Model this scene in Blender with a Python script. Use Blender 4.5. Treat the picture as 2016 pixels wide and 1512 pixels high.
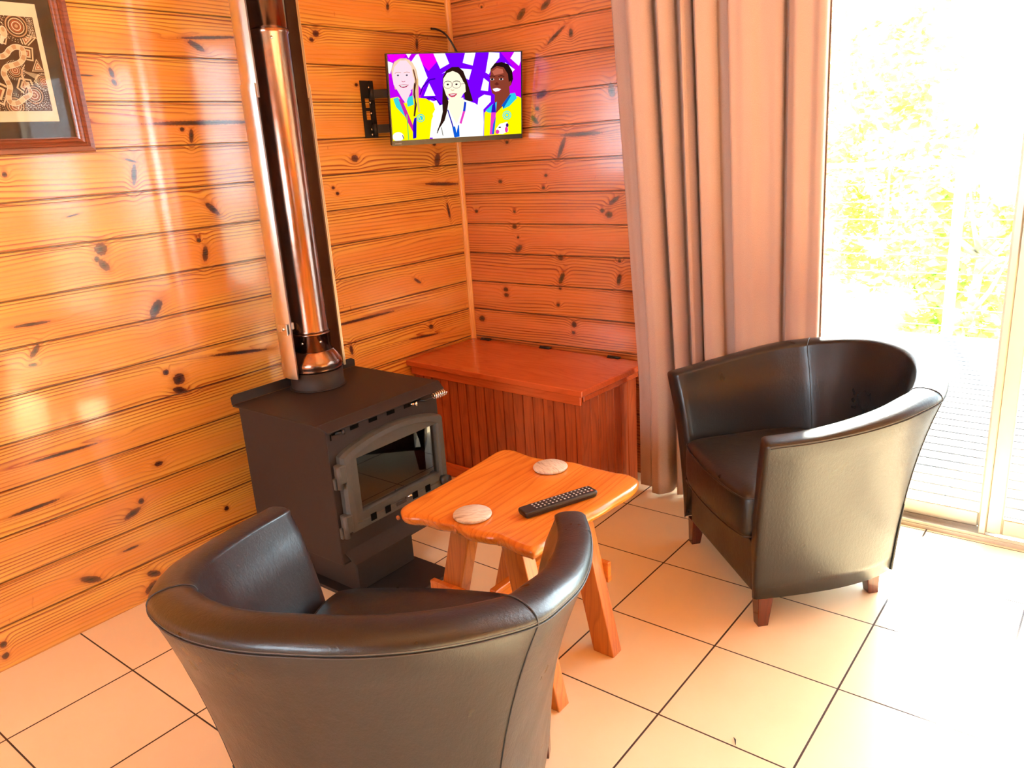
import bpy, bmesh, math, random
import numpy as np
from mathutils import Vector, Matrix, noise
random.seed(7)
for o in list(bpy.data.objects): bpy.data.objects.remove(o)
scene = bpy.context.scene
COL = scene.collection
PI = math.pi

# ------------------------------------------------------------------ camera
cam_d = bpy.data.cameras.new('camera'); cam = bpy.data.objects.new('camera', cam_d); COL.objects.link(cam)
_r = Vector((0.78625394, 0.614652, -0.06330615)); _u = Vector((-0.12936071, 0.26392215, 0.95582996)); _f = Vector((-0.60421068, 0.74333574, -0.28702165))
M4 = Matrix.Identity(4)
for i in range(3):
    M4[i][0] = _r[i]; M4[i][1] = _u[i]; M4[i][2] = -_f[i]
M4[0][3], M4[1][3], M4[2][3] = 2.455, -2.753, 1.371
cam.matrix_world = M4
cam_d.sensor_width = 36.0; cam_d.lens = 1550.5 / 2016 * 36; cam_d.clip_start = .02; cam_d.clip_end = 500
scene.camera = cam

# ------------------------------------------------------------------ light and exposure
world = bpy.data.worlds.new('world'); scene.world = world; world.use_nodes = True
bg = world.node_tree.nodes['Background']
bg.inputs[0].default_value = (.74, .88, 1.0, 1); bg.inputs[1].default_value = 11.0
sun_d = bpy.data.lights.new('sun', 'SUN'); sun_d.energy = 26; sun_d.angle = math.radians(5); sun_d.color = (1, .94, .82)
sun = bpy.data.objects.new('sun', sun_d); COL.objects.link(sun)
_el = math.radians(33); _d = Vector((-.309 * math.cos(_el), .951 * math.cos(_el), math.sin(_el)))
sun.rotation_euler = _d.to_track_quat('Z', 'Y').to_euler(); sun.location = (1, 6, 5)
scene.view_settings.view_transform = 'Standard'
scene.view_settings.look = 'None'
scene.view_settings.gamma = 1
scene.view_settings.use_curve_mapping = False
scene.view_settings.exposure = 1.42
scene.cycles.sample_clamp_indirect = 6.0
scene.cycles.blur_glossy = 0.6

# ------------------------------------------------------------------ helpers
def link(name, me, mats, parent=None):
    o = bpy.data.objects.new(name, me); COL.objects.link(o)
    for m in (mats if isinstance(mats, (list, tuple)) else [mats]): me.materials.append(m)
    if parent is not None: o.parent = parent
    return o
def thing(name, label, cat, loc=(0, 0, 0), rz=0, group=None):
    o = bpy.data.objects.new(name, None); COL.objects.link(o)
    o.location = loc; o.rotation_euler = (0, 0, rz); o.empty_display_size = .1
    return tag(o, label, cat, group)
def tag(o, label, cat, group=None, kind=None):
    o['label'] = label; o['category'] = cat
    if group: o['group'] = group
    if kind: o['kind'] = kind
    return o
def struct(o):
    o['kind'] = 'structure'; return o

class MB:
    """collects verts and faces of one mesh"""
    def __init__(s): s.v = []; s.f = []; s.m = []; s.sm = []
    def add(s, vs, fs, mi=0, smooth=False):
        b = len(s.v); s.v += [tuple(v) for v in vs]
        for f in fs: s.f.append([b + i for i in f]); s.m.append(mi); s.sm.append(smooth)
    def box(s, x0, x1, y0, y1, z0, z1, mi=0, b=0.0):
        if b <= 0:
            vs = [(x, y, z) for z in (z0, z1) for y in (y0, y1) for x in (x0, x1)]
            s.add(vs, [(0, 2, 3, 1), (4, 5, 7, 6), (0, 1, 5, 4), (2, 6, 7, 3), (0, 4, 6, 2), (1, 3, 7, 5)], mi); return
        pts = [(x0 + b, y0), (x1 - b, y0), (x1, y0 + b), (x1, y1 - b), (x1 - b, y1), (x0 + b, y1), (x0, y1 - b), (x0, y0 + b)]
        cx, cy = (x0 + x1) / 2, (y0 + y1) / 2
        ins = [(x - b if x > cx else x + b, y - b if y > cy else y + b) for x, y in pts]
        ins = [(min(max(x, x0 + b), x1 - b), min(max(y, y0 + b), y1 - b)) for x, y in pts]
        s.rings([[(x, y, z0) for x, y in ins], [(x, y, z0 + b) for x, y in pts], [(x, y, z1 - b) for x, y in pts], [(x, y, z1) for x, y in ins]], True, True, mi, False)
    def rings(s, rs, cap0=True, cap1=True, mi=0, smooth=True, closed=True):
        n = len(rs[0]); vs = [p for r in rs for p in r]; fs = []
        for k in range(len(rs) - 1):
            for i in range(n if closed else n - 1):
                j = (i + 1) % n
                fs.append((k * n + i, k * n + j, (k + 1) * n + j, (k + 1) * n + i))
        if cap0: fs.append(tuple(reversed(range(n))))
        if cap1: fs.append(tuple((len(rs) - 1) * n + i for i in range(n)))
        s.add(vs, fs, mi, smooth)
    def tube(s, pts, r, n=8, mi=0, caps=True, smooth=True):
        pts = [Vector(p) for p in pts]; R = r if isinstance(r, (list, tuple)) else [r] * len(pts)
        rs = []; prev = None
        for i, p in enumerate(pts):
            t = (pts[min(i + 1, len(pts) - 1)] - pts[max(i - 1, 0)]).normalized()
            if prev is None:
                a = Vector((0, 0, 1)) if abs(t.z) < .9 else Vector((1, 0, 0)); a = (a - t * a.dot(t)).normalized()
            else: a = (prev - t * prev.dot(t)).normalized()
            prev = a; b = t.cross(a)
            rs.append([tuple(p + (a * math.cos(2 * PI * k / n) + b * math.sin(2 * PI * k / n)) * R[i]) for k in range(n)])
        s.rings(rs, caps, caps, mi, smooth)
    def lathe(s, prof, cx=0, cy=0, n=32, mi=0, cap0=True, cap1=True, smooth=True):
        s.rings([[(cx + r * math.cos(2 * PI * k / n), cy + r * math.sin(2 * PI * k / n), z) for k in range(n)] for r, z in prof], cap0, cap1, mi, smooth)
    def prism(s, poly, z0, z1, mi=0):
        n = len(poly)
        s.add([(x, y, z0) for x, y in poly] + [(x, y, z1) for x, y in poly], [tuple(reversed(range(n))), tuple(range(n, 2 * n))] + [(i, (i + 1) % n, n + (i + 1) % n, n + i) for i in range(n)], mi)
    def build(s, name, mats, parent=None, fix=True, auto=None, T=None):
        me = bpy.data.meshes.new(name)
        vs = [tuple(T @ Vector(v)) for v in s.v] if T is not None else s.v
        me.from_pydata(vs, [], s.f)
        for p, m, sm in zip(me.polygons, s.m, s.sm): p.material_index = m; p.use_smooth = sm
        if fix:
            bm = bmesh.new(); bm.from_mesh(me); bmesh.ops.recalc_face_normals(bm, faces=bm.faces); bm.to_mesh(me); bm.free()
        me.update()
        o = link(name, me, mats, parent)
        return o
def bev(o, w=.003, seg=2, ang=40):
    m = o.modifiers.new('bevel', 'BEVEL'); m.width = w; m.segments = seg; m.limit_method = 'ANGLE'; m.angle_limit = math.radians(ang)
    return o
def subsurf(o, n=1):
    m = o.modifiers.new('sub', 'SUBSURF'); m.levels = n; m.render_levels = n; return o
def spline(pts, n, closed=False):
    """catmull-rom through points of any dimension"""
    P = [np.array(p, float) for p in pts]; N = len(P); out = []
    segs = N if closed else N - 1
    for i in range(segs):
        if closed: p0, p1, p2, p3 = P[(i - 1) % N], P[i], P[(i + 1) % N], P[(i + 2) % N]
        else:
            p1, p2 = P[i], P[i + 1]; p0 = P[i - 1] if i > 0 else 2 * p1 - p2; p3 = P[i + 2] if i + 2 < N else 2 * p2 - p1
        for k in range(n):
            t = k / n
            out.append(.5 * ((2 * p1) + (-p0 + p2) * t + (2 * p0 - 5 * p1 + 4 * p2 - p3) * t * t + (-p0 + 3 * p1 - 3 * p2 + p3) * t ** 3))
    if not closed: out.append(P[-1])
    return out

# ------------------------------------------------------------------ materials
class NT:
    def __init__(s, name):
        s.mat = bpy.data.materials.new(name); s.mat.use_nodes = True; s.t = s.mat.node_tree; s.n = s.t.nodes; s.l = s.t.links
        s.b = s.n['Principled BSDF']; s.out = s.n['Material Output']
    def node(s, ty, **kw):
        n = s.n.new(ty)
        for k, v in kw.items(): setattr(n, k, v)
        return n
    def put(s, sock, v):
        if isinstance(v, bpy.types.NodeSocket): s.l.new(v, sock)
        else: sock.default_value = v
    def math(s, op, a, b=None, c=None, clamp=False):
        n = s.node('ShaderNodeMath', operation=op, use_clamp=clamp); s.put(n.inputs[0], a)
        if b is not None: s.put(n.inputs[1], b)
        if c is not None: s.put(n.inputs[2], c)
        return n.outputs[0]
    def vmath(s, op, a, b=None):
        n = s.node('ShaderNodeVectorMath', operation=op); s.put(n.inputs[0], a)
        if b is not None: s.put(n.inputs[1], b)
        return n.outputs['Value'] if op in ('LENGTH', 'DOT_PRODUCT', 'DISTANCE') else n.outputs[0]
    def comb(s, x, y, z):
        n = s.node('ShaderNodeCombineXYZ'); s.put(n.inputs[0], x); s.put(n.inputs[1], y); s.put(n.inputs[2], z); return n.outputs[0]
    def sep(s, v):
        n = s.node('ShaderNodeSeparateXYZ'); s.put(n.inputs[0], v); return n.outputs
    def noise(s, vec, scale=5, detail=2, rough=.5, dist=0, dim='3D', out='Fac'):
        n = s.node('ShaderNodeTexNoise', noise_dimensions=dim); s.put(n.inputs['Vector'], vec); n.inputs['Scale'].default_value = scale
        n.inputs['Detail'].default_value = detail; n.inputs['Roughness'].default_value = rough; n.inputs['Distortion'].default_value = dist
        return n.outputs[out]
    def ramp(s, fac, stops, interp='LINEAR'):
        n = s.node('ShaderNodeValToRGB'); s.put(n.inputs[0], fac); cr = n.color_ramp; cr.interpolation = interp
        while len(cr.elements) < len(stops): cr.elements.new(.5)
        for e, (p, c) in zip(cr.elements, stops):
            e.position = p; e.color = (c[0], c[1], c[2], 1) if isinstance(c, (tuple, list)) else (c, c, c, 1)
        return n.outputs[0]
    def mix(s, f, a, b, ty='MIX'):
        n = s.node('ShaderNodeMix', data_type='RGBA', blend_type=ty); s.put(n.inputs[0], f)
        for sk, v in ((n.inputs[6], a), (n.inputs[7], b)):
            if isinstance(v, (tuple, list)): v = (*v[:3], 1)
            s.put(sk, v)
        return n.outputs[2]
    def mapr(s, v, a, b, c=0, d=1, sm=False):
        n = s.node('ShaderNodeMapRange', interpolation_type='SMOOTHSTEP' if sm else 'LINEAR'); s.put(n.inputs[0], v)
        n.inputs[1].default_value = a; n.inputs[2].default_value = b; n.inputs[3].default_value = c; n.inputs[4].default_value = d
        return n.outputs[0]
    def bump(s, h, strength=.3, dist=.002, normal=None):
        n = s.node('ShaderNodeBump'); s.put(n.inputs['Height'], h); n.inputs['Strength'].default_value = strength; n.inputs['Distance'].default_value = dist
        if normal is not None: s.put(n.inputs['Normal'], normal)
        s.l.new(n.outputs[0], s.b.inputs['Normal']); return n.outputs[0]
    def pos(s): return s.node('ShaderNodeNewGeometry').outputs['Position']
    def obj(s): return s.node('ShaderNodeTexCoord').outputs['Object']
    def set(s, **kw):
        for k, v in kw.items():
            k = {'color': 'Base Color', 'rough': 'Roughness', 'metal': 'Metallic', 'coat': 'Coat Weight', 'coatr': 'Coat Roughness', 'spec': 'Specular IOR Level', 'trans': 'Transmission Weight'}.get(k, k)
            if isinstance(v, (tuple, list)) and len(v) == 3: v = (*v, 1)
            s.put(s.b.inputs[k], v)
        return s.mat

def plain(name, color, rough=.5, metal=0., var=.12, sc=14, bumps=.15, **kw):
    m = NT(name); p = m.obj(); n = m.noise(p, sc, 4, .6)
    dark = tuple(c * (1 - var) for c in color); lite = tuple(min(1, c * (1 + var)) for c in color)
    m.set(color=m.mix(n, dark, lite), rough=rough, metal=metal, **kw)
    if bumps: m.bump(m.noise(p, sc * 14, 3), bumps, .0008)
    return m.mat
def emis(name, color, st=1.0):
    m = NT(name); e = m.node('ShaderNodeEmission'); e.inputs[0].default_value = (*color, 1); e.inputs[1].default_value = st
    m.l.new(e.outputs[0], m.out.inputs[0]); return m.mat

Z0, PB = .1294, .1315      # first board joint above the floor, board pitch
KL =  [(-1.216, 1.745, 0.0275, 0.0087, -0.47), (-1.163, 1.773, 0.0935, 0.0045, 0.07), (-1.508, 1.656, 0.0143, 0.0064, -1.35), (-1.506, 1.631, 0.0095, 0.0066, -1.1), (-1.588, 1.648, 0.026, 0.0021, -0.03), (-1.239, 1.512, 0.1747, 0.0063, 0.0), (-1.287, 1.473, 0.0191, 0.007, -1.76), (-1.315, 1.493, 0.007, 0.0062, -0.02), (-0.728, 1.812, 0.0129, 0.0102, 0.06), (-0.751, 1.79, 0.0093, 0.0068, 0.06), (-1.858, 1.388, 0.0063, 0.0067, -0.06), (-1.5, 1.365, 0.0274, 0.0078, -1.77), (-1.503, 1.407, 0.0173, 0.0031, -0.31), (-1.257, 1.239, 0.0268, 0.0091, -0.77), (-1.325, 1.143, 0.0078, 0.0066, -0.13), (-1.31, 1.096, 0.0236, 0.0092, -1.8), (-1.646, 1.157, 0.0172, 0.0165, -0.08), (-1.663, 1.129, 0.0074, 0.0075, -0.15), (-1.646, 1.109, 0.0188, 0.0109, -0.97), (-1.514, 0.949, 0.0293, 0.0133, -2.25), (-1.704, 1.263, 0.0167, 0.0021, 0.16), (-1.879, 0.976, 0.0424, 0.0043, -0.03), (-1.889, 0.899, 0.0197, 0.0069, -2.28), (-1.903, 0.861, 0.0108, 0.0044, -0.11), (-1.482, 0.705, 0.0181, 0.0173, -0.07), (-1.487, 0.668, 0.0222, 0.0101, -0.43), (-1.522, 0.739, 0.0087, 0.0084, -0.26), (-1.88, 0.581, 0.0869, 0.004, -0.02), (-1.606, 0.447, 0.0134, 0.0072, 0.04), (-1.722, 0.315, 0.0265, 0.0092, 0.29), (-1.687, 0.344, 0.0086, 0.0084, -0.39), (-1.99, 0.447, 0.0631, 0.0048, 0.01), (-1.751, 0.202, 0.0239, 0.0037, -0.0), (-1.4, 0.198, 0.0083, 0.0074, -0.4), (-1.889, 0.158, 0.0306, 0.0097, -0.47), (-1.697, 0.083, 0.0219, 0.0103, -0.46), (-1.715, 0.04, 0.0239, 0.0101, -2.59), (-2.158, 0.08, 0.0083, 0.0089, -0.53), (-2.16, 0.043, 0.0084, 0.0089, -0.55), (-0.353, 1.933, 0.0131, 0.0068, -1.72), (-0.207, 1.804, 0.0198, 0.0074, -1.71), (-0.561, 1.64, 0.0077, 0.0055, 0.02), (-0.611, 1.369, 0.0156, 0.0115, -0.05), (-0.145, 1.34, 0.0269, 0.0154, -1.94), (-0.156, 1.406, 0.0096, 0.0063, -0.04), (-0.736, 1.267, 0.0074, 0.0057, -0.08), (-0.718, 1.244, 0.0075, 0.0057, -0.08), (-0.126, 1.237, 0.0969, 0.0065, -0.07), (-0.788, 0.967, 0.0246, 0.0073, -1.42), (-0.337, 0.842, 0.021, 0.0059, -0.6), (-0.669, 0.741, 0.1589, 0.0053, -0.01), (-0.746, 0.629, 0.0178, 0.0076, -1.43), (-0.28, 0.625, 0.0132, 0.0091, -0.21), (-0.33, 0.592, 0.0819, 0.0046, -0.08), (-0.101, 1.12, 0.0325, 0.0066, -1.38), (-1.245, 0.739, 0.1001, 0.0055, -0.13)]
KB =  [(0.39, 1.878, 0.0248, 0.0116, 0.69), (0.511, 1.894, 0.0232, 0.0106, 0.52), (0.188, 1.934, 0.0055, 0.0038, -0.15), (0.624, 1.779, 0.0135, 0.0094, -1.62), (0.553, 1.78, 0.0474, 0.0064, 0.57), (0.47, 1.569, 0.0268, 0.0122, 0.28), (0.446, 1.516, 0.0103, 0.0078, -0.08), (0.43, 1.474, 0.0208, 0.0091, -0.8), (0.799, 1.555, 0.0225, 0.0132, -1.4), (0.654, 1.405, 0.085, 0.0077, -0.01), (0.277, 1.394, 0.0083, 0.0062, -0.05), (0.558, 1.359, 0.0389, 0.0097, -2.02), (0.227, 1.233, 0.0099, 0.0075, -0.03), (0.473, 1.251, 0.0079, 0.0062, 0.1), (0.457, 1.201, 0.0079, 0.0052, -0.02), (0.077, 1.106, 0.0091, 0.0068, -0.0), (0.295, 1.103, 0.007, 0.0054, -0.0), (0.742, 1.106, 0.0095, 0.008, -0.0), (0.772, 1.091, 0.0142, 0.012, 0.07), (0.798, 1.145, 0.0251, 0.0082, 0.56), (0.29, 1.039, 0.0113, 0.0088, 0.01), (0.307, 0.944, 0.0207, 0.0118, 0.65), (0.306, 0.992, 0.0059, 0.0044, 0.24), (0.529, 0.912, 0.0131, 0.0108, 0.03), (0.529, 0.824, 0.0264, 0.0098, 1.11), (0.218, 0.757, 0.0119, 0.0093, 0.06), (0.219, 0.731, 0.0119, 0.0093, 0.06), (0.519, 0.778, 0.0067, 0.0055, 0.06), (0.504, 0.705, 0.0084, 0.0066, 0.23), (0.062, 0.61, 0.0158, 0.0122, 0.08), (0.583, 0.625, 0.0119, 0.0112, 0.09), (0.578, 0.589, 0.008, 0.0067, 0.09), (0.812, 0.832, 0.0217, 0.0093, -1.82), (0.816, 0.907, 0.0071, 0.0061, 0.04)]
def board_wall(name, uaxis, knots, tint, seed):
    """varnished knotty pine boards; every knot sits at its own place"""
    m = NT(name); P = m.sep(m.pos()); u = P[uaxis]; v = P[2]
    idx = m.math('FLOOR', m.math('DIVIDE', m.math('SUBTRACT', v, Z0), PB))
    wn = m.node('ShaderNodeTexWhiteNoise', noise_dimensions='1D'); m.put(wn.inputs['W'], m.math('ADD', idx, seed)); rnd = wn.outputs['Value']; rc = m.sep(wn.outputs['Color'])
    uv = m.comb(u, v, 0.0)
    dmin = None
    for (ku, kv, a, b, th) in knots:
        # (each knot waits for the last one, which keeps the shader's working memory small)
        mp = m.node('ShaderNodeMapping', vector_type='TEXTURE'); m.put(mp.inputs[0], uv if dmin is None else m.comb(u, v, dmin))
        mp.inputs['Location'].default_value = (ku, kv, 0); mp.inputs['Rotation'].default_value = (0, 0, th); mp.inputs['Scale'].default_value = (a, b, 1e7)
        d = m.vmath('LENGTH', mp.outputs[0])
        dmin = d if dmin is None else m.math('MINIMUM', dmin, d)
    wob = m.noise(m.comb(u, v, rnd), 120, 2, .6)
    dk = m.math('ADD', dmin, m.math('MULTIPLY', m.math('SUBTRACT', wob, .5), .7))
    fall = m.math('POWER', 2.718, m.math('MULTIPLY', m.math('MULTIPLY', dmin, dmin), -.16))
    off = m.math('MULTIPLY', rnd, 41.0)
    low = m.noise(m.comb(m.math('ADD', m.math('MULTIPLY', u, .8), off), m.math('MULTIPLY', v, 6.0), rnd), 1, 2, .5)
    # growth rings: heart side shows wide arches, edges show close lines
    w = m.math('ADD', m.math('MULTIPLY', v, 82.0), m.math('MULTIPLY', low, 8.0))
    w = m.math('ADD', w, m.math('MULTIPLY', fall, 1.8))
    w = m.math('ADD', w, off)
    fr = m.math('FRACT', w)
    late = m.ramp(fr, [(0, 0.1), (.40, .12), (.72, .75), (.82, 1), (.88, .3), (1, .1)])
    big0 = m.noise(m.comb(m.math('MULTIPLY', u, 1.7), m.math('MULTIPLY', v, 16.0), off), 1, 2, .5)
    fine = m.noise(m.comb(m.math('ADD', m.math('MULTIPLY', u, 3.0), off), m.math('MULTIPLY', v, 420.0), 0.0), 1, 3, .7)
    gr = m.math('ADD', m.math('MULTIPLY', late, m.mapr(big0, .3, .7, .25, 1.0)), m.math('MULTIPLY', m.math('SUBTRACT', fine, .5), .5))
    # each board is flat-sawn: smooth pinkish heart along its middle, closer yellow grain towards its edges
    vl = m.math('FRACT', m.math('DIVIDE', m.math('SUBTRACT', v, Z0), PB)); eg = m.math('ABSOLUTE', m.math('SUBTRACT', m.math('ADD', vl, m.math('MULTIPLY', m.math('SUBTRACT', rnd, .5), .45)), .5))
    eg = m.mapr(m.math('ADD', eg, m.math('MULTIPLY', m.math('SUBTRACT', big0, .5), .5)), .05, .38, 0, 1, True)
    gr = m.math('MULTIPLY', gr, m.mapr(eg, 0, 1, .4, 1.2))
    base = m.mix(m.mapr(rc[1], 0, 1, 0, 1), tint[0], tint[1])
    base = m.mix(m.math('MULTIPLY', eg, .7), base, tint[4])
    big = m.noise(m.comb(m.math('MULTIPLY', u, 2.2), m.math('MULTIPLY', v, 7.0), off), 1, 3, .6)
    base = m.mix(m.mapr(big, .35, .75, 0, .5), base, tint[2])
    c = m.mix(m.math('MULTIPLY', gr, 1.35, clamp=True), base, tint[3])
    c = m.mix(m.mapr(dk, 1.0, 2.6, .4, 0, True), c, tint[3])
    kc = m.mix(m.mapr(dk, .2, .85, 0, 1), (.012, .004, .002), (.12, .022, .006))
    c = m.mix(m.mapr(dk, .95, 1.3, 1, 0, True), c, kc)
    # hairline cracks and resin flecks
    fl = m.noise(m.comb(m.math('MULTIPLY', u, 60.0), m.math('MULTIPLY', v, 22.0), off), 1, 1, .5)
    c = m.mix(m.math('MULTIPLY', m.mapr(fl, .74, .8, 0, .6), m.mapr(big, .5, .6)), c, tint[3])
    jt = m.math('ABSOLUTE', m.math('SUBTRACT', m.math('FRACT', m.math('ADD', m.math('DIVIDE', m.math('SUBTRACT', v, Z0 + .0004), PB), .5)), .5))
    c = m.mix(m.mapr(jt, .008, .018, .92, 0), c, (.10, .018, .004))
    jt2 = m.math('ABSOLUTE', m.math('SUBTRACT', m.math('FRACT', m.math('ADD', m.math('DIVIDE', m.math('SUBTRACT', v, Z0 - .0093), PB), .5)), .5))
    c = m.mix(m.mapr(jt2, .004, .012, .8, 0), c, (.22, .04, .006))
    m.set(color=c, rough=m.mapr(fine, .3, .7, .24, .34), coat=1.0, coatr=.10, **{'Coat IOR': 1.9})
    h = m.math('ADD', m.math('MULTIPLY', late, -.35), m.math('MULTIPLY', m.mapr(dk, .7, 1.3), .5))
    wave = m.noise(m.comb(m.math('MULTIPLY', u, 2.0), m.math('MULTIPLY', v, 14.0), off), 1, 2, .5)
    h = m.math('ADD', h, m.math('MULTIPLY', wave, 1.6))
    m.bump(h, .45, .0012)
    return m.mat
def timber(name, ax, light, mid, dark, ring=60, rough=.3, coat=.3, plank=None, stretch=2.0):
    """general wood; ax = grain axis in object space"""
    m = NT(name); P = list(m.sep(m.obj()))
    g = P[ax]; o1, o2 = [P[i] for i in range(3) if i != ax]
    off = 0.0
    if plank:
        ai, pw = plank
        wn = m.node('ShaderNodeTexWhiteNoise', noise_dimensions='1D'); m.put(wn.inputs['W'], m.math('FLOOR', m.math('DIVIDE', P[ai], pw))); off = m.math('MULTIPLY', wn.outputs['Value'], 13.0)
    low = m.noise(m.comb(m.math('MULTIPLY', g, stretch), m.math('MULTIPLY', m.math('ADD', o1, off), 9.0), m.math('MULTIPLY', o2, 9.0)), 1, 2, .5)
    w = m.math('ADD', m.math('MULTIPLY', m.math('ADD', o1, o2), float(ring)), m.math('MULTIPLY', low, 9.0)); w = m.math('ADD', w, off)
    late = m.ramp(m.math('FRACT', w), [(0, .1), (.5, .2), (.82, 1), (.95, .2), (1, .1)])
    fine = m.noise(m.comb(m.math('MULTIPLY', g, 6.0), m.math('MULTIPLY', o1, 300.0), m.math('MULTIPLY', o2, 300.0)), 1, 3, .7)
    big = m.noise(m.comb(m.math('ADD', m.math('MULTIPLY', g, 3.0), off), m.math('MULTIPLY', o1, 10.0), m.math('MULTIPLY', o2, 10.0)), 1, 3, .6)
    c = m.mix(m.mapr(big, .35, .68), light, mid)
    c = m.mix(m.math('MULTIPLY', m.math('ADD', m.math('MULTIPLY', late, .7), m.mapr(fine, .4, .8, 0, .6)), .6, clamp=True), c, dark)
    m.set(color=c, rough=rough, coat=coat, coatr=.12)
    m.bump(m.math('ADD', late, fine), .12, .0006)
    return m.mat
def leather(name):
    m = NT(name); p = m.obj()
    big = m.noise(p, 9, 3, .6); c = m.mix(big, (.0055, .006, .0075), (.011, .011, .012))
    wr = m.noise(p, 38, 4, .7)
    h = m.math('MULTIPLY', wr, 1.3)
    cr = m.noise(m.vmath('MULTIPLY', p, (1., 1., .45)), 150, 5, .75); h = m.math('ADD', h, m.math('MULTIPLY', cr, 1.5))
    m.set(color=c, rough=m.mapr(big, .3, .7, .27, .38), coat=.2, coatr=.2, spec=.5)
    m.bump(h, .42, .0011)
    return m.mat

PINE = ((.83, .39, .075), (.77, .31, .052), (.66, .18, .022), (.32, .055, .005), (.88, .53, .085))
PINE_SHADED = ((.68, .19, .05), (.62, .155, .04), (.50, .105, .026), (.26, .035, .009), (.70, .23, .05))  # same pine, darker and redder: the back wall's shade put into the colour
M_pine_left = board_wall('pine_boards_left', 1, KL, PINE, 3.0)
M_pine_back = board_wall('pine_boards_back_shaded', 0, KB, PINE_SHADED, 8.0)
M_pine_plain = board_wall('pine_boards_plain', 1, [(-3, .5, .01, .008, 0)], PINE, 17.0)
M_cream = plain('cream_paint', (.78, .7, .58), .6)
M_box = timber('red_stained_pine', 2, (.50, .10, .026), (.36, .06, .015), (.16, .022, .007), 38, .3, .35, plank=(0, .051), stretch=1.6)
M_box_side = timber('red_stained_pine_side', 2, (.50, .10, .026), (.36, .06, .015), (.16, .022, .007), 38, .3, .35, plank=(1, .051), stretch=1.6)
M_lid = timber('red_stained_lid', 0, (.60, .105, .026), (.54, .088, .02), (.40, .055, .012), 30, .24, .5)
M_table = timber('honey_varnished_hardwood', 1, (.74, .26, .032), (.64, .18, .018), (.36, .065, .007), 40, .26, .45, stretch=1.2)
M_tleg = timber('honey_varnished_leg', 2, (.66, .24, .045), (.50, .15, .022), (.26, .06, .010), 60, .32, .35, stretch=1.5)
M_legwood = timber('dark_red_chair_leg', 2, (.13, .02, .010), (.09, .012, .007), (.04, .006, .004), 80, .25, .4)
M_leather = leather('black_leather')
M_thread = plain('dark_thread', (.035, .03, .028), .6, bumps=0)
M_stove = plain('stove_black_paint', (.026, .018, .015), .55, .0, .18, 60, .5, spec=.3)
M_stove_door = plain('stove_door_cast', (.066, .064, .056), .46, .1, .15, 80, .6)
M_soot_slots = plain('soot_and_slot_dark', (.003, .003, .003), .95, bumps=0, spec=.05)  # near-black for the baffle, and for the painted dark of slots and holes
M_chrome = plain('bright_steel', (.8, .8, .78), .18, 1., .05, 20, 0)
M_black = plain('black_plastic', (.012, .012, .013), .4, bumps=0)
M_blackm = plain('black_powder_coat', (.02, .02, .021), .45, .3)
M_white = plain('white_print', (.75, .75, .72), .5, bumps=0)
M_brass = plain('old_brass', (.05, .035, .02), .4, .8)
M_alu = plain('champagne_aluminium', (.50, .46, .38), .38, .55, .05, 30, .05)
M_track = plain('grey_track', (.25, .24, .21), .45, .5)
# flue steel, straw to bronze from the heat
m = NT('heat_coloured_steel'); p = m.obj(); s = m.sep(p)
n = m.noise(m.comb(m.math('MULTIPLY', s[0], 8.), m.math('MULTIPLY', s[1], 8.), m.math('MULTIPLY', s[2], 2.2)), 1.6, 4, .6, .8)
c = m.ramp(n, [(.3, (.20, .14, .12)), (.48, (.31, .22, .18)), (.58, (.42, .22, .15)), (.7, (.25, .18, .16))])
m.set(color=c, metal=1., rough=m.mapr(m.noise(p, 22, 3), .3, .7, .12, .24)); m.bump(m.noise(p, 3, 3), .25, .004); M_flue = m.mat
m = NT('mirror_steel_shield'); p = m.obj()
m.set(color=m.mix(m.noise(p, 30, 4, .7), (.74, .70, .64), (.86, .82, .76)), metal=1., rough=.28); m.bump(m.noise(p, 7, 2), .2, .003); M_shield = m.mat
# curtain cloth
m = NT('mushroom_curtain_cloth'); p = m.obj(); s = m.sep(p)
wv = m.noise(m.comb(m.math('MULTIPLY', s[0], 900.), m.math('MULTIPLY', s[2], 260.), s[1]), 1, 1)
c = m.mix(wv, (.42, .27, .215), (.56, .38, .30))
m.set(color=c, rough=.75, **{'Sheen Weight': .25}); m.bump(wv, .15, .0006)
tr = m.node('ShaderNodeBsdfTranslucent'); m.l.new(c, tr.inputs[0]); mx = m.node('ShaderNodeMixShader'); mx.inputs[0].default_value = .07
m.l.new(m.b.outputs[0], mx.inputs[1]); m.l.new(tr.outputs[0], mx.inputs[2]); m.l.new(mx.outputs[0], m.out.inputs[0]); M_curtain = m.mat
# floor tiles
m = NT('cream_floor_tiles'); P = m.sep(m.pos()); T = .333
tx = m.math('DIVIDE', m.math('ADD', P[0], .0021 + T * 30), T); ty = m.math('DIVIDE', m.math('ADD', P[1], -.0427 + T * 60), T)
fx = m.math('ABSOLUTE', m.math('SUBTRACT', m.math('FRACT', m.math('ADD', tx, .5)), .5)); fy = m.math('ABSOLUTE', m.math('SUBTRACT', m.math('FRACT', m.math('ADD', ty, .5)), .5))
gx = m.mapr(fx, .0065, .0085, 1, 0); gy = m.mapr(fy, .0055, .0075, 1, 0); g = m.math('MAXIMUM', gx, gy)
wn = m.node('ShaderNodeTexWhiteNoise', noise_dimensions='2D'); m.put(wn.inputs['Vector'], m.comb(m.math('FLOOR', tx), m.math('FLOOR', ty), 0.))
mot = m.noise(m.pos(), 7, 4, .6)
c = m.mix(m.math('ADD', m.math('MULTIPLY', mot, .7), m.math('MULTIPLY', wn.outputs['Value'], .3)), (.80, .62, .39), (.89, .73, .48))
c = m.mix(g, c, (.045, .022, .012))
m.set(color=c, rough=m.mix(g, (.34, .34, .34), (.8, .8, .8)), coat=.1)
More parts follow.
